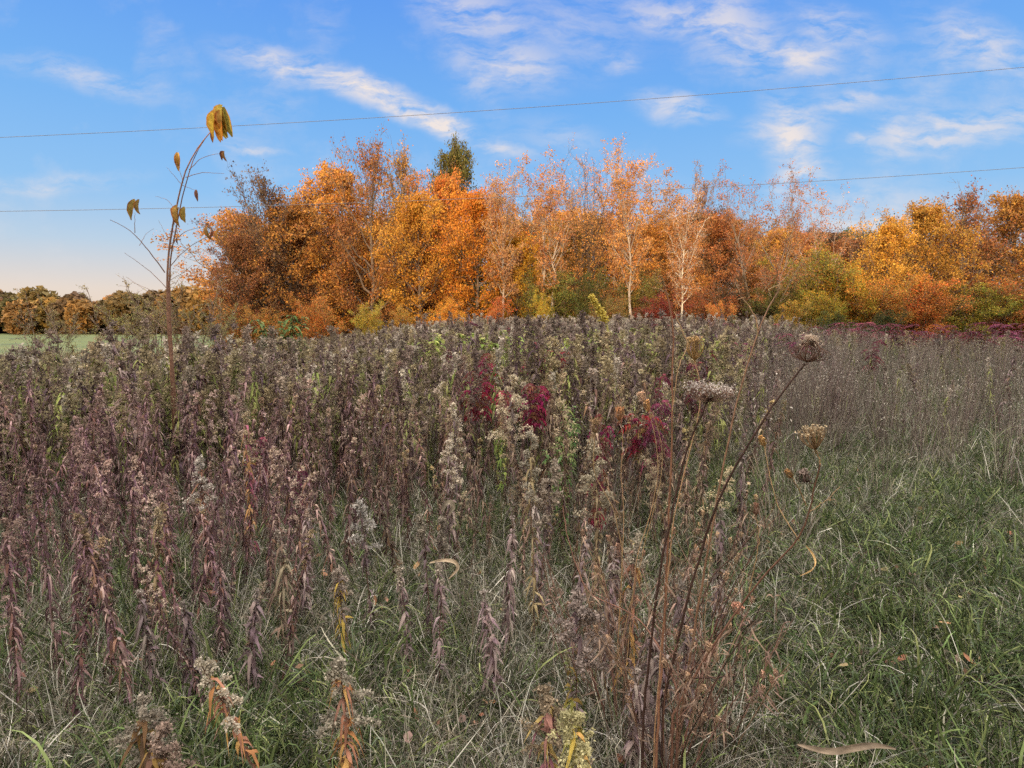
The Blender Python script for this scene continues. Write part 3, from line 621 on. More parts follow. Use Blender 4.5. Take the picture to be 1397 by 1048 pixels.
carrot(8, 'bunch of long straw stems curving up to closed straw heads', [
    ([(842, 900, 2.3), (850, 760, 2.3), (838, 690, 2.3), (808, 650, 2.3), (812, 590, 2.3)], .0014, .001, ST), ([(855, 905, 2.3), (868, 760, 2.3), (888, 700, 2.3), (900, 640, 2.3), (893, 590, 2.3), (885, 560, 2.3)], .0013, .0009, ST),
    ([(842, 900, 2.3), (905, 640, 2.3), (902, 590, 2.3), (880, 545, 2.3)], .0012, .0008, ST), ([(842, 900, 2.3), (852, 700, 2.3), (846, 640, 2.3), (852, 600, 2.3), (845, 570, 2.3)], .0012, .0008, ST)],
    [(812, 592, 2.3, (0, 0, 1), .024, .05, .5, (.42, .27, .14), 34, 4, None), (885, 562, 2.3, (-.2, 0, 1), .014, .04, .5, OR, 22, 3, None), (878, 548, 2.3, (-.4, 0, 1), .016, .035, .5, (.45, .30, .18), 22, 3, None), (845, 574, 2.3, (0, 0, 1), .02, .045, .5, OR, 30, 3, None)])

r = np.random.default_rng(21)
def dry_bush(u, v, d, n, hmin, hmax, label, cols, seed):
    r = np.random.default_rng(seed); p = P(u, v, d); e = empty('dry_weed', (p[0], d, gz(p[0], d))); tag(e, label, 'weed'); lf = MB()
    for k in range(n):
        a = r.random() * 6.283; h = hmin + (hmax - hmin) * r.random(); le = h * (.15 + .45 * r.random()); t = np.linspace(0, 1, 9)
        w = np.stack([math.cos(a) * (.03 + le * t ** 1.2) , math.sin(a) * (.03 + le * t ** 1.2) * .7, t * h], 1); w[1:] += r.normal(size=(8, 3)).cumsum(0) * .004
        c = np.array(cols[k % len(cols)]); st = MB(); st.tube(w, np.linspace(.0028, .0010, 9), 5, c)
        for j in range(5):
            u0 = .35 + .6 * r.random(); b = np.array([np.interp(u0, t, w[:, z]) for z in range(3)]); a2 = a + r.normal() * 1.0; L_ = (.06 + .12 * r.random()) * (1.2 - .4 * u0)
            tt_ = np.linspace(0, 1, 5)[:, None]; br = b + np.array((math.cos(a2) * .7, math.sin(a2) * .7, .75)) * L_ * tt_ + np.array((0, 0, .2)) * L_ * tt_ ** 2; st.tube(br, np.linspace(.0013, .0006, 5), 4, c * 1.15)
            if r.random() < .35: umbel(lf, br[-1], (math.cos(a2) * .3, 0, 1), .012, .022, .7, (.34, .21, .13), r, 12, 2)
            m_ = 3; q_ = r.random(m_); bp = b + (br[-1] - b) * q_[:, None]; dd = r.normal(size=(m_, 3)); dd[:, 2] -= .5
            lf.blades(bp, dd, r.normal(size=(m_, 3)), .035 + .03 * r.random(m_), .006, .8, 4, np.array((.26, .17, .12)) * (.6 + .7 * r.random((m_, 1))), twist=2.2, shape='leaf', curl=r.normal(size=m_) * .7)
        st.build('stem', M_STEM, e)
    lf.build('leaves', M_DRY, e)
TW = [(.15, .08, .055), (.08, .05, .038), (.24, .15, .09), (.17, .085, .06)]
dry_bush(905, 960, 1.95, 17, .45, .95, 'tangled bush of reddish brown branching stems at the foot of the wild carrots', TW, 1)
dry_bush(850, 900, 2.25, 12, .45, .9, 'tangle of thin brown stems just left of the wild carrots', TW, 2)
dry_bush(990, 900, 2.15, 10, .4, .8, 'leaning brown stems just right of the wild carrots', TW, 3)
dry_bush(800, 850, 2.5, 9, .4, .85, 'thin straw and brown stems below the straw seed heads', TW, 4)
dry_bush(960, 760, 2.9, 10, .5, .95, 'brown branching weed behind the wild carrot stems', TW, 5)
for (k, u, v, d, lb) in [(31, 838, 742, 2.5, 'purple brown leafy stalk left of the tangled bush'), (32, 905, 868, 2.05, 'dense stalk of mauve curled leaves low in the tangled bush'), (33, 930, 790, 2.3, 'brown curled leaf stalk between two wild carrot stems'), (34, 806, 712, 2.7, 'rusty brown curled leaf stalk under the straw seed heads'),
                         (35, 868, 905, 2.0, 'low stalk of papery purple leaves at the left foot of the tangled bush'), (36, 700, 700, 2.9, 'dark purple brown stalk left of the straw stems'), (37, 985, 690, 3.0, 'dull mauve leaf stalk right of the tallest wild carrot'), (38, 725, 655, 3.3, 'pale brown curled leaf stalk under the round cream head'), (39, 1010, 600, 4.0, 'grey brown goldenrod right of the forked wild carrot'),
                         (40, 250, 815, 2.4, 'short mauve leaf stalk in the lower left grass'), (41, 350, 800, 2.5, 'short brown curled stalk in the lower left grass'), (42, 300, 760, 2.8, 'slim mauve stalk with curled leaves left of the slender tan one'), (43, 190, 800, 2.5, 'short tan and mauve stalk near the left border of the grass'), (44, 420, 690, 3.2, 'brown stalk with curled leaves right of the slender tan one'), (45, 660, 800, 2.5, 'thin dark stalk alone in the pale centre grass')]:
    hero(k, u, v, d, lb, BRN + [(.26, .17, .18), (.34, .26, .22)], (.3, .24, .2), .25, 120, (.06, .015), 6, .007)

# ---- sapling with drooping leaves
def big_leaf(m, tip, hang, L_, W_, col, r):
    """a folded leaf hanging from its stalk point: two halves with wavy margins"""
    n = 9; t = np.linspace(0, 1, n); hang = np.asarray(hang, float); hang /= np.linalg.norm(hang)
    sd_ = np.cross(hang, r.normal(size=3) * .25 + np.array((0, 1., 0))); sd_ /= np.linalg.norm(sd_); nm = np.cross(hang, sd_)
    mid = tip + hang * (L_ * t)[:, None] + nm * (np.sin(t * 3) * L_ * .16)[:, None] + sd_ * (t * t * L_ * .12 * r.normal())[:, None]
    prof = np.sin(math.pi * np.clip(t * .93 + .05, 0, 1)) ** .75 * (1.15 - .4 * t)
    for s_ in (-1, 1):
        w1 = prof * W_ * .5; wav = np.sin(t * 17 + s_ + r.random() * 6) * W_ * .07
        inner = mid + sd_ * (s_ * w1 * .5)[:, None] + nm * (w1 * .35 + wav * .3)[:, None]; outer = mid + sd_ * (s_ * w1 * .92)[:, None] + nm * (w1 * (.9 + .3 * r.random()) + wav)[:, None] + hang * (wav * .5)[:, None]
        v = np.stack([mid, inner, outer], 1).reshape(-1, 3); i = np.arange(n - 1) * 3
        c = np.asarray(col) * (.8 + .4 * r.random((len(v), 1))); c[2::3] = c[2::3] * np.array((1.1, .62, .6))
        m.add(v, np.concatenate([np.stack([i, i + 1, i + 4, i + 3], 1), np.stack([i + 1, i + 2, i + 5, i + 4], 1)]), c)
    m.tube(mid, np.linspace(L_ * .008, L_ * .003, n), 3, np.asarray(col) * .7)
r = np.random.default_rng(5); DS = 6.4
b0 = P(236, 560, DS); loc = np.array((b0[0], DS, gz(b0[0], DS))); sap = empty('sapling', loc)
tag(sap, 'tall thin bare sapling with a few drooping ochre leaves at the left edge', 'sapling')
def px(*a): return path3([(u, v, d) for u, v, d in a], 24, r=None)
def sapbit(name, pts, r0, r1, col, ground_it=False, n=24):
    w = path3(pts, n, .006, r)
    if ground_it: w = np.vstack([[w[0][0], w[0][1], loc[2] - .05], w])
    m = MB(); m.tube(w - loc, np.linspace(r0, r1, len(w)), 6, col); m.build(name, M_STEM, sap, smooth=True)
BR = (.27, .145, .09)
sapbit('trunk', [(236, 560, DS), (233, 490, DS), (228, 420, DS), (229, 350, DS), (238, 295, DS), (250, 240, DS), (262, 210, DS), (277, 190, DS), (291, 176, DS)], .016, .0045, BR, True)
sapbit('trunk', [(240, 560, DS + .1), (234, 470, DS + .1), (231, 400, DS + .06), (232, 350, DS + .05), (245, 285, DS + .05), (258, 232, DS), (270, 200, DS + .05), (290, 176, DS)], .012, .003, BR, True)
tw = [([(225, 372, DS), (205, 345, DS - .1), (178, 313, DS - .2), (150, 300, DS - .3)], .006), ([(184, 318, DS - .2), (184, 303, DS - .2), (184, 290, DS - .2)], .0035),
      ([(258, 232, DS), (272, 217, DS), (288, 211, DS), (304, 209, DS)], .004), ([(253, 242, DS), (275, 235, DS), (306, 237, DS)], .0035), ([(250, 250, DS), (245, 232, DS), (240, 222, DS)], .0035),
      ([(248, 252, DS), (238, 240, DS), (227, 228, DS)], .003), ([(232, 340, DS), (245, 320, DS), (262, 312, DS), (278, 310, DS)], .0045), ([(231, 365, DS), (248, 345, DS), (268, 330, DS), (287, 321, DS), (296, 316, DS)], .0045),
      ([(236, 300, DS), (243, 318, DS), (240, 330, DS)], .003), ([(247, 252, DS), (256, 256, DS), (268, 260, DS)], .003), ([(238, 285, DS), (228, 272, DS), (212, 268, DS)], .0028),
      ([(229, 395, DS), (205, 370, DS), (170, 345, DS - .2)], .004), ([(228, 410, DS), (205, 395, DS), (180, 385, DS)], .003), ([(229, 430, DS), (205, 400, DS), (172, 378, DS)], .003), ([(230, 440, DS), (255, 420, DS), (285, 414, DS)], .003),
      ([(230, 452, DS), (200, 430, DS), (172, 424, DS)], .003), ([(231, 470, DS), (215, 440, DS), (195, 425, DS)], .003), ([(228, 385, DS), (250, 372, DS), (262, 362, DS)], .003), ([(232, 480, DS), (250, 455, DS), (256, 440, DS)], .003), ([(190, 335, DS - .1), (200, 318, DS), (210, 312, DS)], .0025), ([(232, 330, DS), (222, 312, DS), (216, 300, DS)], .0025)]
for pts, r0 in tw: sapbit('branch', pts, r0, r0 * .4, (.25, .15, .10), n=12)
for (u, v, px_, kk, col) in [(297, 146, 33, 3, (.36, .24, .045)), (302, 143, 32, 2, (.32, .23, .05)), (298, 160, 28, 2, (.40, .21, .04)), (304, 150, 28, 1, (.30, .20, .05)), (240, 208, 20, 1, (.40, .24, .06)), (243, 210, 18, 1, (.36, .22, .06)), (186, 272, 22, 1, (.27, .19, .05)), (194, 272, 20, 1, (.30, .21, .06)),
        (243, 280, 24, 2, (.34, .22, .05)), (251, 282, 22, 1, (.30, .20, .05)), (303, 206, 14, 1, (.15, .08, .04)), (305, 206, 13, 1, (.2, .12, .05)), (266, 259, 13, 1, (.17, .09, .05)), (280, 309, 13, 2, (.34, .20, .06)), (291, 315, 11, 1, (.26, .12, .05)), (297, 313, 14, 1, (.42, .22, .05)), (292, 179, 14, 1, (.28, .13, .06)), (243, 326, 7, 1, (.15, .08, .05))]:
    m = MB(); s_ = px_ / F * DS
    for q in range(kk): big_leaf(m, P(u + r.normal() * 2, v + 3 * q, DS + r.normal() * .03) - loc, (r.normal() * .14 + (-.2 if u < 240 else .05), r.normal() * .25, -1), s_ * 1.1 * (.85 + .3 * r.random()), s_ * (.42 if px_ > 15 else .4), col, r)
    m.build('leaf', M_LEAF, sap)

# ---- red sumac, yellow green leafy weeds
def compound(seed, H, nst, nfr, leaflet, fr, cols, topfrac=.5, pairs=7, spread=.16):
    r = np.random.default_rng(seed); st = MB(); lf = MB(); cols = np.asarray(cols)
    for s_ in range(nst):
        a = r.random() * 6.283; le = spread * (.3 + r.random()); t = np.linspace(0, 1, 7); h = H * (.8 + .2 * r.random())
        path = np.stack([math.cos(a) * le * t ** 1.3, math.sin(a) * le * t ** 1.3, t * h - .02], 1); st.tube(path, np.linspace(.004, .0016, 7), 5, (.13, .06, .05))
        for k in range(nfr):
            u = 1 - topfrac * r.random(); b = np.array([np.interp(u, t, path[:, z]) for z in range(3)]); an = k * 2.4 + r.random()
            dr = np.array((math.cos(an), math.sin(an), .45 + .3 * r.random())); tt_ = np.linspace(0, 1, 6)[:, None]; L_ = fr * (.7 + .6 * r.random())
            rc = b + dr * L_ * tt_ - np.array((0, 0, 1.)) * L_ * .9 * tt_ ** 2; st.tube(rc, np.linspace(.0014, .0007, 6), 3, (.25, .06, .06))
            sidev = np.cross(dr, (0, 0, 1.)); sidev /= np.linalg.norm(sidev); c0 = cols[r.integers(0, len(cols))]
            q = np.linspace(.2, 1, pairs); bp = np.stack([np.interp(q, tt_[:, 0], rc[:, z]) for z in range(3)], 1)
            for sg in (-1, 1):
                d = sidev * sg + dr * .35 + r.normal(size=(pairs, 3)) * .15
                lf.blades(bp, d, np.tile(dr, (pairs, 1)), leaflet[0] * (.7 + .5 * r.random(pairs)), leaflet[1], .8, 3, c0 * (.7 + .6 * r.random((pairs, 1))), shape='leaf', curl=r.normal(size=pairs) * .2)
    return st, lf
REDC = [(.27, .018, .07), (.32, .025, .05), (.16, .018, .055), (.36, .05, .09), (.17, .05, .04), (.22, .12, .05)]; PURC = [(.17, .04, .07), (.12, .03, .05), (.22, .05, .07)]
sm = [compound(s_, 1.0, 4, 8, (.055, .017), .14, REDC, .30) for s_ in (1, 2)] + [compound(s_, 1.0, 4, 8, (.05, .015), .14, PURC, .4) for s_ in (3, 4)]
sm_m = [(a.mesh('stem', M_STEM), b.mesh('leaves', M_LEAF)) for a, b in sm]
def place(name, meshes, u, v, d, label, cat, group=None, rz=0., tint=None, parts=('stem', 'leaves'), w=1., base_h=1.):
    p = P(u, v, d); z = gz(p[0], d); h = (p[2] - z) / base_h
    e = put_plant(name, meshes, (p[0], d, z), rz, 1, label, cat, group, tint, parts); e.scale = (w, w, h); return e
SUM = 'red leaved sumac plants among the weeds'
for (u, v, d, k, w, lb) in [(757, 448, 7.6, 0, 1.15, 'crimson sumac showing above the weeds in the middle of the field'), (735, 460, 7.9, 1, 1.0, 'crimson sumac close behind the left of the middle red patch'),
        (663, 474, 7.2, 1, .9, 'magenta sumac peeking out under bright green leaves'), (742, 496, 5.8, 0, .7, 'red sumac with hanging leaves in front of the middle red patch'), (728, 514, 5.6, 1, .7, 'small red sumac beside the hanging leaved one'),
        (868, 530, 4.8, 0, .7, 'bright red and purple sumac left of the tall wild carrot stem'), (890, 536, 4.6, 2, .65, 'purple sumac under the bright red one beside the wild carrot'), (822, 555, 4.6, 1, .45, 'single scarlet sumac spray between the two red patches'),
        (942, 488, 8.5, 2, 1., 'wine purple sumac behind the orange brush seed head'), (1010, 462, 11, 3, 1.2, 'dull purple sumac near the base of the trees, right of middle'), (905, 455, 12, 2, 1.3, 'dull wine red sumac in front of the green bushes'),
        (1190, 460, 13, 2, 1.0, 'dull crimson sumac at the back of the pale grass on the right'), (1085, 452, 15, 3, 1.7, 'purple sumac thicket left of the yellow bush base'), (815, 630, 3.4, 1, .3, 'small crimson sprig behind the straw seed heads'), (345, 590, 4.6, 2, .5, 'magenta purple sprig low in the left weeds'), (398, 632, 3.9, 2, .4, 'small magenta sprig low between brown stalks')]:
    place('sumac', sm_m[k], u, v, d, lb, 'sumac', SUM, random.random() * 6, w=w)
for i in range(20):
    u = random.gauss(800, 95); d = random.uniform(5.5, 12)
    place('sumac', sm_m[(0, 2, 1, 3)[i % 4]], u, 442 + 330 / d + random.uniform(-6, 8), d, 'small wine red sumac sprig scattered among the central weeds', 'sumac', 'small sumac sprigs of the centre', random.random() * 6, w=random.uniform(.5, .9))
for i in range(26):
    u = 560 + i * 34 + random.uniform(-12, 12); d = random.uniform(17, 25); v = random.uniform(436, 446)
    place('sumac', sm_m[2 + i % 2], u, v, d, 'wine purple low sumac in the band along the foot of the trees', 'sumac', 'purple sumac band below the trees', random.random() * 6, tint=(random.uniform(.6, 1.3),) * 3, w=random.uniform(2, 3.2))
def leafy(seed, H, nst, nleaf, leaf, cols, topfrac=.5, droop=.7):
    r = np.random.default_rng(seed); st = MB(); lf = MB(); cols = np.asarray(cols)
    for s_ in range(nst):
        a = r.random() * 6.283; le = .16 * (.2 + r.random()); t = np.linspace(0, 1, 7)
        path = np.stack([math.cos(a) * le * t ** 1.3, math.sin(a) * le * t ** 1.3, t * H * (.82 + .18 * r.random()) - .02], 1); st.tube(path, np.linspace(.0042, .0018, 7), 5, (.16, .12, .06))
        n = nleaf; u = 1 - topfrac * r.random(n) ** 1.3; b = np.stack([np.interp(u, t, path[:, z]) for z in range(3)], 1); an = r.random(n) * 6.283
        d = np.stack([np.cos(an), np.sin(an), .3 + .4 * r.random(n)], 1)
        lf.blades(b, d, np.stack([-np.sin(an), np.cos(an), 0 * an], 1), leaf[0] * (.6 + .7 * r.random(n)), leaf[1] * (.7 + .5 * r.random(n)), droop, 4, cols[r.integers(0, len(cols), n)] * (.75 + .5 * r.random((n, 1))), shape='leaf', curl=r.normal(size=n) * .15)
    return st, lf
LIME = [(.27, .34, .07), (.36, .38, .10), (.22, .27, .07), (.40, .35, .12)]
ly = [leafy(s_, 1.0, 4, 26, (.11, .045), LIME) for s_ in (1, 2, 3)] + [leafy(4, 1.0, 5, 60, (.07, .022), GRN, .8)]
ly_m = [(a.mesh('stem', M_STEM), b.mesh('leaves', M_LEAF)) for a, b in ly]
for (u, v, d, k, w, lb) in [(668, 446, 9, 0, 1.1, 'brightest lime green leafy weed above the magenta sumac'), (592, 452, 10, 1, 1.1, 'pale green leafy weed in the field left of the lime green one'), (640, 449, 10.5, 2, 1., 'yellow green leafy weed just left of the lime green one'),
        (720, 443, 12, 1, 1.5, 'tall yellow green leafy weed under the golden trees'), (690, 446, 12.5, 2, 1.3, 'yellow green leafy weed left of the tallest yellow green one'), (835, 440, 14, 0, 1.6, 'yellow green leafy weed below the leaning yellow stalk'), (870, 444, 15, 2, 1.6, 'yellow green leafy weed below the dark green bushes'),
        (800, 446, 14, 1, 1.5, 'yellow green leafy weed left of the leaning yellow stalk'), (940, 440, 16, 0, 1.4, 'pale green leafy weed right of the tall wild carrot'), (955, 460, 10, 1, .9, 'green leafy weed behind the orange brush seed head'), (765, 455, 13, 2, 1.4, 'yellow green leafy weed above the crimson sumac'),
        (775, 548, 4.9, 3, .9, 'dark green leafy weed right of the red hanging sumac'), (770, 590, 4.2, 3, .8, 'deep green leafy weed under the dark green one'), (684, 574, 4.6, 0, .35, 'small fresh green sprig low in the brown stalks'), (740, 465, 11, 1, 1.2, 'pale leafy weed between crimson sumac and golden trees')]:
    place('leafy_weed', ly_m[k], u, v, d, lb, 'weed', 'green leafed weeds among the goldenrod', random.random() * 6, w=w)
for i in range(44):
    u = random.uniform(560, 1000); d = random.uniform(9, 19)
    place('leafy_weed', ly_m[i % 3], u, random.uniform(440, 450) + (19 - d) * 1.6, d, 'small yellow green leafy weed in the olive band of the far centre', 'weed', 'small yellow green weeds of the far centre', random.random() * 6, w=random.uniform(.9, 1.6))
gs = leafy(9, 1.0, 7, 70, (.10, .02), [(.13, .20, .06), (.18, .24, .08), (.10, .15, .05)], .75)
place('leafy_weed', (gs[0].mesh('stem', M_STEM), gs[1].mesh('leaves', M_LEAF)), 392, 414, 8.5, 'tall upright green weed clump standing over the left thicket', 'weed', w=2.0)

# ---- leaning yellow mullein stalk
r = np.random.default_rng(8); m = MB(); a = P(826, 437, 14); b = P(806, 403, 14); a2 = np.array((a[0] + .35, 14, gz(a[0], 14)))
e = empty('mullein', (a2[0], a2[1], a2[2])); tag(e, 'leaning thick yellow flower stalk in front of the green bushes', 'mullein')
s1 = MB(); s1.tube(np.array([a2, a, b]) - a2, [.03, .028, .015], 6, (.30, .26, .08)); s1.build('stem', M_STEM, e)
u = r.random(900); m.quads(a + (b - a) * u[:, None] + r.normal(size=(900, 3)) * .035 * (1.15 - .5 * u[:, None]) - a2, .05, np.array((.80, .68, .14)) * (.8 + .4 * r.random((900, 1))), 1.2, r=r); m.build('flower_spike', M_LEAF, e)

# ---- dead leaves lying in the grass
def ribbon_leaf(name, pts, width, col, label, cup=.5, lift=(0, 0, 1)):
    w = path3(pts, 16); loc = w[0].copy(); loc[2] = gz(w[0][0], w[0][1]); mid = w - loc; n = 16; t = np.linspace(0, 1, n)
    tg = np.gradient(mid, axis=0); tg /= np.linalg.norm(tg, axis=1, keepdims=True); sd_ = np.cross(tg, np.array((.1, -.8, .6))); sd_ /= np.linalg.norm(sd_, axis=1, keepdims=True); nm = np.cross(sd_, tg)
    wd = width * .5 * np.sin(math.pi * (t * .92 + .05)) ** .7; rr_ = np.random.default_rng(int(pts[0][0])); cols = []
    rows = [mid + sd_ * (wd * f)[:, None] + nm * (wd * cup * (f * f) + wd * .25 * np.sin(t * 19 + f * 2))[:, None] for f in (-1, -.5, 0, .5, 1)]
    v = np.stack(rows, 1).reshape(-1, 3); f = [[5 * i + j, 5 * i + j + 1, 5 * i + j + 6, 5 * i + j + 5] for i in range(n - 1) for j in range(4)]
    m = MB(); m.add(v, np.array(f), np.asarray(col) * (.8 + .35 * rr_.random((len(v), 1)))); o = m.build(name, M_DRY, loc=loc, smooth=True); tag(o, label, 'dead leaf'); o['category'] = 'dead leaf'
    return o
ribbon_leaf('dead_leaf', [(1088, 1016, 1.62), (1110, 1022, 1.62), (1135, 1027, 1.60), (1165, 1020, 1.6), (1195, 1016, 1.6), (1222, 1022, 1.6)], .018, (.30, .215, .15), 'long curled tan dead leaf lying in grass at the bottom right')
ribbon_leaf('dead_leaf', [(586, 768, 2.7), (605, 764, 2.68), (622, 766, 2.66), (627, 775, 2.66), (612, 790, 2.66)], .016, (.40, .31, .19), 'folded tan corn leaf hooked over the stalks left of centre')
ribbon_leaf('dead_leaf', [(603, 697, 3.0), (607, 688, 3.0), (615, 684, 3.0), (619, 692, 3.0), (612, 704, 3.0)], .026, (.34, .26, .19), 'pair of pale papery dead leaves on broken stalk above the folded corn leaf')
lv = []
for i in range(4):
    m = MB(); q = np.random.default_rng(i); m.blades(np.array([(0, 0, .04)]), (1, .2, .3), (0, 1, .2), .06, .03, .5, 5, np.array([(.30, .16, .08), (.24, .11, .06), (.34, .24, .12), (.2, .13, .1)][i]), shape='leaf', curl=.5); m.quads(q.normal(size=(3, 3)) * .03, .02, (.25, .14, .09), r=q); lv.append(m)
q = lay(420, 1.3, 9, None, 4, 44, .6, 1.3, 1.4, .5); q[0][:, 2] += .08
scatter('leaf_litter', lv, *q, M_DRY, 'small curled brown dead leaves caught in the grass', 'dead leaves')
# ------------------------------------------------------------------ trees
def norm(v): return v / (np.linalg.norm(v) + 1e-9)
def tree(seed, H=10., spread=3.4, tr=.16, nlimb=18, first=.22, up=(.5, 1.3), nb=7, nt_=4, leaves=14, leafs=.13, sig=.20, sparse_top=0., stems=1, shape='round', wob=.05, hues=None, lean=0., elong=1.25):
    r = np.random.default_rng(seed); T = MB(); K = MB(); cen = []; wts = []
    for s_ in range(stems):
        t = np.linspace(0, 1, 11); w = r.normal(size=(11, 2)).cumsum(0) * wob; w -= w[0]; az = r.random() * 6.283; fan = (.0 if stems == 1 else spread * .45 * (.3 + r.random())) 
        hh = H * (.95 if s_ == 0 else .7 + .25 * r.random())
        trunk = np.stack([w[:, 0] + math.cos(az) * fan * t ** 1.2 + lean * t * t, w[:, 1] + math.sin(az) * fan * t ** 1.2, t * hh - .1], 1)
        rad = tr * (1 - t) ** .8 + .012; rad[0] *= 1.35
        T.tube(trunk, rad, 7, (1, 1, 1))
        for i in range(max(3, nlimb // stems)):
            u = first + (1 - first) * (i + r.random()) / max(3, nlimb // stems) * .97; p = np.array([np.interp(u, t, trunk[:, k]) for k in range(3)])
            x = (u - first) / (1 - first)
            prof = {'round': math.sqrt(max(.05, 1 - (1.5 * x - .6) ** 2)), 'vase': .45 + .55 * x if x < .7 else 1.0 - .9 * (x - .7), 'column': .55 + .2 * math.sin(x * 3) - .3 * x, 'cone': 1.05 - .9 * x, 'broad': .8 + .2 * math.sin(x * 3)}[shape]
            a = i * 2.39996 + r.normal() * .4; e_ = up[0] + (up[1] - up[0]) * x + r.normal() * .12
            d = np.array((math.cos(a) * math.cos(e_), math.sin(a) * math.cos(e_), math.sin(e_)))
            if shape in ('broad', 'round'):        # limbs reach an egg shaped outline
                cz = H * .54; ev = np.array((spread, spread, H * .47)); pp = (p - (0, 0, cz)) / ev; dd = d / ev
                A_ = dd @ dd; B_ = pp @ dd; C_ = pp @ pp - 1; disc = B_ * B_ - A_ * C_
                L1 = (-B_ + math.sqrt(max(disc, 0))) / A_ if disc > 0 else spread * .3
                L1 = float(np.clip(L1, .4, spread * 1.5)) * (.62 + .36 * r.random())
            else: L1 = spread * prof * (.7 + .5 * r.random())
            q = np.linspace(0, 1, 7)[:, None]; limb = p + d * L1 * q + np.array((0, 0, 1.)) * L1 * .28 * q * q + np.vstack([[0, 0, 0], r.normal(size=(6, 3)).cumsum(0) * L1 * .03])
            rl = np.interp(u, t, rad) * .55; T.tube(limb, np.linspace(rl, .012, 7), 5, (1, 1, 1))
            for j in range(nb):
                uu = .28 + .72 * (j + r.random()) / nb; pb = np.array([np.interp(uu, q[:, 0], limb[:, k]) for k in range(3)])
                d2 = norm(norm(limb[min(6, int(uu * 6) + 1)] - limb[int(min(5, uu * 6))]) * .8 + r.normal(size=3) * .55 + np.array((0, 0, .25))); L2 = L1 * .42 * (1.1 - .5 * uu) * (.6 + .7 * r.random())
                q2 = np.linspace(0, 1, 4)[:, None]; br = pb + d2 * L2 * q2 + r.normal(size=3) * L2 * .12 * q2 ** 2; T.tube(br, np.linspace(max(.010, rl * .3), .005, 4), 3, (1, 1, 1))
                for k in range(nt_):
                    u3 = .3 + .7 * r.random(); pt = pb + d2 * L2 * u3; d3 = norm(d2 + r.normal(size=3) * .6); L3 = L2 * .5 * (.5 + r.random()) + .1
                    T.tube(np.array([pt, pt + d3 * L3 * .5 + r.normal(size=3) * .02, pt + d3 * L3]), [.007, .005, .003], 3, (1, 1, 1))
                    zf = pt[2] / H; keep = 1 - sparse_top * float(sstep(.45, .95, zf))
                    if r.random() < keep + .15:
                        n = r.poisson(leaves * keep * (.25 if r.random() < .35 else 1.4)); u4 = r.random((n, 1)) ** .5
                        cen.append(pt + d3 * L3 * u4 + r.normal(size=(n, 3)) * sig * np.array((1, 1, .62)))
    cen = np.concatenate(cen); n = len(cen)
    # clumps of slightly different leaf colour
    hues = np.asarray(hues if hues is not None else [(1, 1, 1), (1.2, 1.2, .9), (.62, .56, .62), (1.0, .82, .8), (.8, .9, .8)])
    cl_ = (np.floor(cen[:, 0] * .8 + np.sin(cen[:, 2])) * 7 + np.floor(cen[:, 1] * .8) * 13 + np.floor(cen[:, 2] * .8 + .3 * np.sin(cen[:, 0] * 2)) * 29).astype(int) % 97
    pick = (cl_ * 31 % 97) / 97.; mixk = (pick + r.normal(size=n) * .22) % 1
    col = hues[(mixk * len(hues)).astype(int) % len(hues)] * (.65 + .7 * r.random((n, 1)))
    K.quads(cen, leafs * (.55 + .8 * r.random(n)), col, elong, up=.2, r=r)
    return T, K
TV = {}
def var(key, **kw): T, K = tree(**kw); TV.setdefault(key, []).append((T.mesh('trunk', M_BARK, True), K.mesh('crown', M_LEAF), float(np.percentile(K.v[0][:, 2], 99.6))))
for s_ in (1, 2, 3): var('dense', seed=s_, nlimb=34, nb=8, nt_=5, leaves=19, spread=4.3, first=.10, up=(.05, 1.35), leafs=.115, sig=.20, shape='broad')
for s_ in (4, 5): var('tufted', seed=s_, nlimb=32, nb=8, nt_=5, leaves=16, spread=4.0, first=.10, sparse_top=.6, up=(.15, 1.3), leafs=.11, shape='broad', wob=.09)
for s_ in (6, 7, 8): var('aspen', seed=s_, nlimb=26, nb=8, nt_=5, leaves=8.5, spread=3.1, first=.36, tr=.12, up=(.5, 1.2), leafs=.10, sig=.15, shape='vase', stems=1 + (s_ == 8), wob=.10)
var('bare', seed=9, nlimb=34, nb=10, nt_=6, leaves=5.5, spread=6.0, first=.22, tr=.2, up=(.5, 1.3), leafs=.09, stems=2, shape='vase', sig=.13)
var('vase', seed=10, nlimb=32, nb=10, nt_=5, leaves=7, spread=5.0, first=.16, tr=.15, up=(.6, 1.25), leafs=.09, stems=3, shape='vase', sig=.15, wob=.12)
var('vase', seed=14, nlimb=18, nb=7, nt_=4, leaves=8, spread=3.8, first=.3, tr=.09, up=(.6, 1.2), leafs=.09, stems=2, shape='vase', sig=.15, lean=1.6, wob=.1)
for s_ in (11, 12, 13): var('bush', seed=s_, H=4., nlimb=36, nb=7, nt_=5, leaves=20, spread=2.6, first=.05, tr=.04, up=(.25, 1.25), leafs=.08, stems=6, shape='vase', sig=.17, wob=.1, hues=[(1, 1, 1), (1.3, 1.0, .75), (.55, .55, .6), (1.25, .72, .75), (.7, .95, .8), (.8, .8, .8)])
var('twiggy', seed=15, H=3., nlimb=26, nb=7, nt_=4, leaves=7, spread=1.7, first=.1, tr=.014, up=(.3, 1.1), leafs=.045, stems=3, shape='vase', sig=.05)
GOLD = (.72, .35, .05); RUST = (.42, .205, .06); ORNG = (.60, .28, .06); PINK = (.42, .22, .11); DOAK = (.17, .10, .065); YELG = (.38, .32, .06); GREENT = (.13, .15, .045); DGRN = (.085, .10, .035); REDT = (.22, .06, .045)
BK = (.16, .12, .09); PALE = (.36, .30, .24); DBK = (.10, .075, .06)
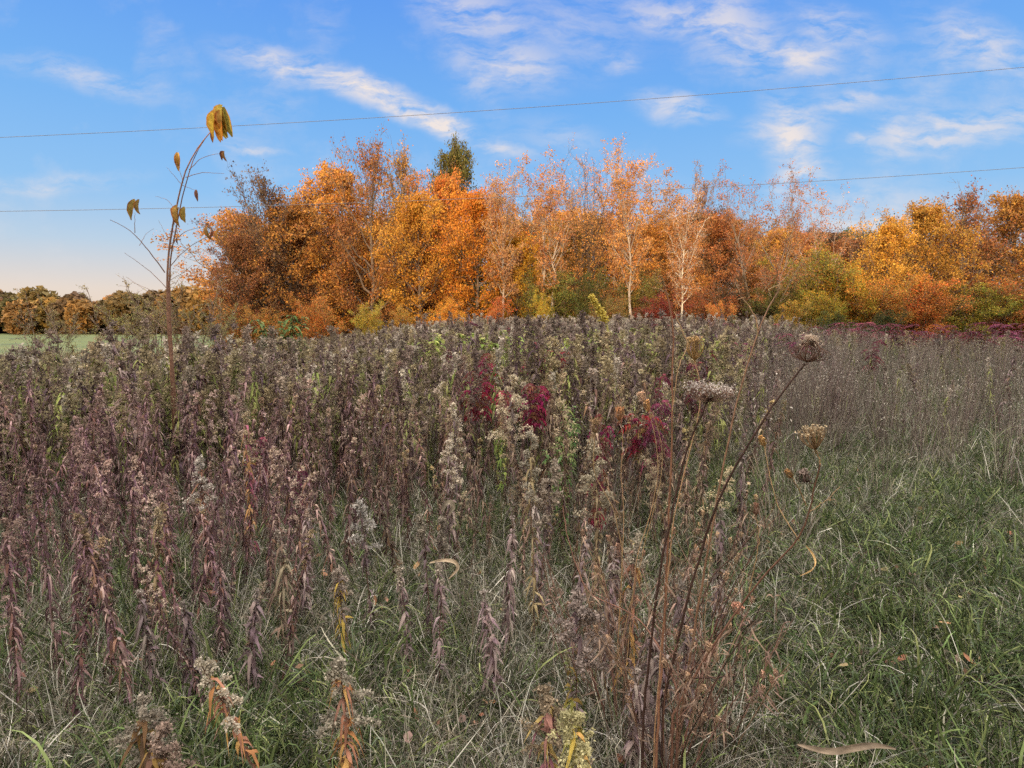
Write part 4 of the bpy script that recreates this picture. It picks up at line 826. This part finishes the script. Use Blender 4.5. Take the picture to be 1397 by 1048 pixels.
def plant_tree(u, vt, d, key, k, tint, bark, label, hw=None, name='autumn_tree', cat='tree', group=None, dx=0., rz=None):
    T, K, H = TV[key][k % len(TV[key])]; vt -= {'dense': 26, 'tufted': 10, 'aspen': 6, 'bush': 6}.get(key, 0); p = P(u, vt, d); z = gz(p[0], d); h = (p[2] - z) * 1.0; s = h / H
    e = empty(name, (p[0] + dx, d, z - .05)); e.rotation_euler = (0, 0, random.random() * 6.28 if rz is None else rz); w = s * (hw or 1.); e.scale = (w, w, s)
    tag(e, label, cat, group)
    for nm, me, c in (('trunk', T, bark), ('crown', K, tint)):
        o = bpy.data.objects.new(nm, me); C.objects.link(o); o.parent = e; o.color = (*c, 1)
    return e
A = 'autumn trees along the far edge of the field'; mx_ = lambda a, b, t: tuple(np.array(a) * (1 - t) + np.array(b) * t)
for (u, v, d, key, k, tint, bark, hw, lb) in [
    (352, 246, 33, 'tufted', 0, DOAK, DBK, .75, 'dark brown oak with thin dangling top at the left end of the tree line'),
    (330, 345, 32, 'dense', 1, mx_(RUST, DOAK, .5), DBK, .8, 'low dull brown tree skirting the left end of the tree line'),
    (395, 300, 34, 'dense', 2, RUST, DBK, 1., 'rusty brown tree next to the dark oak with thin top'),
    (418, 262, 36, 'tufted', 1, mx_(RUST, PINK, .4), BK, .9, 'rusty tree with wispy pinkish top left of the tall brown tree'),
    (465, 252, 36, 'dense', 0, mx_(RUST, ORNG, .4), BK, .9, 'round topped rust orange tree left of the tall brown tree'),
    (503, 200, 34, 'tufted', 0, mx_(DOAK, ORNG, .45), BK, .68, 'tall brown tree with purple tinged feathery top'),
    (548, 214, 36, 'tufted', 1, mx_(DOAK, ORNG, .6), BK, .55, 'narrow orange brown tree right beside the tall feathery one'),
    (570, 290, 33, 'dense', 1, mx_(RUST, GOLD, .5), BK, .8, 'orange brown tree with dark gaps, left of the golden mass'),
    (620, 220, 39, 'dense', 2, mx_(GREENT, RUST, .15), BK, .52, 'green topped tree rising behind the golden trees'),
    (605, 262, 35, 'dense', 0, ORNG, BK, .7, 'bright orange tree directly below the green topped one'),
    (650, 285, 33, 'dense', 1, GOLD, BK, .85, 'brightest golden orange tree with spreading pale limbs'),
    (688, 221, 31, 'aspen', 0, PINK, PALE, .8, 'pink tinged aspen with straight thin trunk right of the green top'),
    (716, 262, 37, 'aspen', 1, PINK, PALE, .9, 'shorter pinkish aspen just right of the straight thin one'),
    (705, 345, 33, 'dense', 2, mx_(GOLD, ORNG, .4), BK, .9, 'low golden tree at the foot of the pinkish aspens'),
    (752, 213, 32, 'aspen', 2, mx_(PINK, ORNG, .4), PALE, .9, 'orange pink aspen left of the big bare tree'),
    (780, 330, 37, 'dense', 0, mx_(RUST, GOLD, .3), BK, 1., 'orange brown tree filling in behind the big bare tree'),
    (812, 196, 35, 'bare', 0, mx_(PINK, ORNG, .6), DBK, .85, 'tall wide nearly bare tree with dark branching trunk'),
    (868, 196, 31, 'aspen', 0, mx_(PINK, ORNG, .5), PALE, .8, 'tallest aspen with paired pale trunks right of the bare tree'),
    (848, 240, 36, 'aspen', 2, mx_(PINK, ORNG, .7), PALE, .9, 'aspen standing between the bare tree and the tallest aspen'),
    (905, 242, 37, 'aspen', 1, mx_(PINK, ORNG, .6), PALE, 1., 'orange aspen with rounded crown behind the white trunk'),
    (935, 256, 29, 'aspen', 1, mx_(PINK, ORNG, .35), (.66, .60, .50), .8, 'aspen with bright white trunk standing free in front of rusty trees'),
    (967, 226, 38, 'aspen', 0, PINK, BK, .45, 'very slender aspen with one tuft at its tip'),
    (905, 330, 36, 'dense', 1, mx_(ORNG, RUST, .3), BK, 1., 'orange tree mass under the rounded aspen'),
    (985, 315, 38, 'dense', 2, mx_(RUST, REDT, .3), BK, .9, 'reddish rust tree right of the white trunked aspen'),
    (1047, 226, 31, 'vase', 0, mx_(PINK, ORNG, .3), mx_(BK, PALE, .35), .85, 'wide forking tree with pinkish tufts standing against the sky'),
    (1118, 238, 34, 'vase', 1, mx_(PINK, ORNG, .3), PALE, 1., 'leaning thin tree with pinkish leaves right of the wide forking tree'),
    (1186, 272, 35, 'vase', 1, PINK, mx_(BK, PALE, .5), .5, 'small sparse tree alone above the yellow bushes'),
    (1060, 335, 38, 'dense', 0, mx_(RUST, ORNG, .4), BK, .9, 'rust tree filling in behind the wide forking tree'),
    (1160, 340, 52, 'dense', 1, DGRN, DBK, 1.2, 'dark distant oak behind the small sparse tree'),
    (1195, 350, 54, 'dense', 2, mx_(DGRN, RUST, .4), DBK, 1.2, 'dark brown distant tree right of the dark distant oak'),
    (1214, 326, 31, 'dense', 0, ORNG, BK, .9, 'orange tree at the right end of the yellow bushes'),
    (1262, 300, 32, 'dense', 2, mx_(ORNG, RUST, .4), BK, .9, 'rust orange tree beyond the orange tree on the right'),
    (1320, 270, 33, 'tufted', 1, mx_(RUST, PINK, .3), BK, .9, 'taller rusty tree with thin top far on the right'),
    (1385, 290, 33, 'dense', 1, RUST, BK, 1., 'dull rust tree at the far right end'), (1420, 260, 35, 'aspen', 1, PINK, PALE, 1., 'pale aspen at the far right end')]:
    plant_tree(u, v, d, key, k, tint, bark, lb, hw, group=A)
q = np.random.default_rng(3)
FRONT = [o for o in C.objects if o.name.startswith('autumn_tree') and o.type == 'EMPTY']; usedf = set()
def row_label(u):                          # named by the front tree it stands behind
    a = ab(u, 524)[0]; f = min((o for o in FRONT if o.name not in usedf), key=lambda o: abs(o.location.x / o.location.y - a)); usedf.add(f.name)
    return 'second row tree behind the ' + ' '.join(f['label'].replace(',', '').split()[:11])
for i in range(24):                        # second row closing the gaps low down
    u = 335 + i * 44; tint = [RUST, mx_(RUST, ORNG, .5), DOAK, mx_(RUST, REDT, .4)][i % 4] if not 560 < u < 780 else mx_(GOLD, RUST, .4)
    plant_tree(u, 312 + 24 * q.random() + (20 if u > 1000 else 0), 41 + 5 * q.random(), 'dense', i, tint, BK, row_label(u), 1.25, group='second row of autumn trees')
for (u, v, d, k, tint, hw, lb) in [(746, 372, 32, 0, mx_(GREENT, YELG, .2), 1., 'dark green bush under the orange pink aspen'), (800, 378, 32, 1, GREENT, 1., 'dark green bush left of the bare tree trunk'), (862, 366, 32, 2, mx_(GREENT, RUST, .2), 1.1, 'tall dark green bush right of the bare tree trunk'),
    (830, 408, 29, 0, mx_(GREENT, RUST, .3), 1.1, 'olive bush behind the leaning yellow stalk'), (742, 404, 29, 1, (.50, .36, .06), .5, 'small bright yellow bush below the green bushes'), (672, 410, 29, 2, (.46, .20, .055), 1.1, 'low orange red bush at the foot of the golden tree'), (610, 412, 30, 1, mx_(GOLD, RUST, .4), 1.3, 'low orange bush left of the orange red one'),
    (505, 418, 29, 0, YELG, .8, 'low yellow green bush under the tall brown tree'), (548, 424, 29, 1, mx_(RUST, YELG, .3), 1., 'low olive brown bush between yellow green and orange bushes'), (440, 412, 30, 2, RUST, 1.3, 'rusty bush behind the tall green weed'), (372, 425, 29, 1, mx_(RUST, YELG, .3), 1.2, 'dull ochre bush under the left dark oak'), (318, 425, 31, 2, mx_(RUST, GREENT, .5), 1.3, 'dull olive bush at the left foot of the tree line'),
    (900, 405, 30, 1, REDT, 1.2, 'dark red bush below the orange aspens'), (955, 392, 31, 0, mx_(RUST, REDT, .5), 1.3, 'dark rust bush by the foot of the white trunk'), (1010, 385, 32, 2, mx_(DOAK, DGRN, .4), 1.1, 'dark brown bush at the foot of the wide forking tree'), (1045, 392, 31, 1, GREENT, 1., 'olive green bush right of the dark brown bush'),
    (985, 418, 28, 0, mx_(ORNG, RUST, .6), .9, 'small ochre bush in front of dark bushes'), (1092, 356, 32, 0, mx_(YELG, GREENT, .35), 1., 'yellow green bush under the leaning tree'), (1135, 348, 31, 1, YELG, 1.1, 'largest yellow green bush at the right'), (1175, 366, 30, 2, (.50, .34, .05), 1.0, 'golden yellow bush below the small sparse tree'), (1120, 402, 28, 2, mx_((.50, .36, .05), YELG, .4), 1.1, 'low yellow bush in front of the largest yellow green bush'),
    (1075, 415, 28, 1, mx_(YELG, RUST, .5), .9, 'low ochre bush beside the low yellow bush'), (1205, 385, 29, 0, mx_(ORNG, YELG, .5), 1., 'orange yellow bush at the right edge of the tree line'), (1200, 428, 27, 1, DGRN, 1.4, 'low dark bush at the foot of the orange yellow bush'), (1150, 430, 27, 2, mx_(DGRN, GREENT, .5), 1.3, 'low dark green bush at the foot of the yellow bushes'),
    (1262, 380, 29, 1, mx_(ORNG, RUST, .4), 1.3, 'rust coloured bush beyond the orange yellow bush'), (1340, 390, 29, 2, YELG, 1.4, 'yellow green bush far on the right'), (1410, 385, 29, 0, RUST, 1.4, 'rusty bush at the far right end')]:
    plant_tree(u, v, d, 'bush', k, tint, BK, lb, hw, 'bush', 'bush', 'bushes along the foot of the trees')
for i, (u, v, d, lb) in enumerate([(212, 372, 13, 'thin twiggy shrub with small olive leaves behind the sapling'), (262, 378, 14, 'thin twiggy shrub with small olive leaves right of the sapling'), (300, 405, 15, 'low twiggy shrub between the sapling and the left trees'), (155, 388, 13, 'thin twiggy shrub left of the sapling'), (60, 395, 14, 'thin twiggy shrub at the far left edge')]):
    plant_tree(u, v, d, 'twiggy', 0, (.26, .22, .09), (.20, .14, .10), lb, .95, 'shrub', 'shrub', 'twiggy shrubs behind the sapling', rz=i * 1.3)

# far woods beyond the meadow (one mass)
fw = []
for i in range(5):
    q = np.random.default_rng(500 + i); m = MB(); n = 1500; a = q.normal(size=(n, 3)); a /= np.linalg.norm(a, axis=1, keepdims=True); a *= (.75 + .3 * q.random((n, 1))) * (1 + .22 * np.sin(a[:, :1] * 5 + i) * np.cos(a[:, 2:] * 4))
    m.quads(a * (3.3, 3.3, 4.2) + (0, 0, 4.6), .95 * (.5 + q.random(n)), np.array([(.28, .17, .06), (.20, .14, .055), (.13, .12, .045), (.32, .18, .06), (.19, .115, .06)][i]) * (.6 + .8 * q.random((n, 1))), 1.2, r=q)
    m.tube(np.array([(0, 0, -.5), (0, 0, 4.)]), [.3, .2], 6, (.1, .08, .06)); fw.append(m)
q = np.random.default_rng(9); n = 420; fxx = np.linspace(-190, 170, n) + q.normal(size=n) * 1.5; fyy = 150 + q.random(n) * 40
s = .68 + .6 * q.random(n) ** 1.5 + .08 * np.sin(fxx * .2)
scatter('distant_woods', fw, np.stack([fxx, fyy, ground(fxx, fyy)], 1), np.stack([0 * s, 0 * s, q.random(n) * 6.28], 1), np.stack([s * 1.2, s * 1.2, s], 1), q.integers(0, 5, n), M_LEAF, 'distant autumn woods on the horizon beyond the green meadow', 'woods')

# ------------------------------------------------------------------ overhead wires
def wire(label, pts, d):
    a = np.array([P(u, v, d) for u, v in pts]); c = np.polyfit(a[:, 0], a[:, 2], 2); x = np.linspace(-60, 60, 80)
    z = np.polyval(c, x); w = np.stack([x, np.full(80, float(d)), z], 1); loc = w[0].copy(); m = MB(); m.tube(w - loc, .0085, 6, (.12, .12, .13)); o = m.build('overhead_wire', M_STEM, loc=loc, smooth=True)
    tag(o, label, 'wire')
wire('upper overhead wire crossing the open sky', [(174, 179), (400, 168.5), (600, 155), (820, 139.5), (980, 127.5), (1222, 108)], 24)
wire('lower overhead wire passing in front of the tree tops', [(200, 285), (430, 278), (660, 271), (820, 264), (980, 253.5), (1222, 241)], 24)
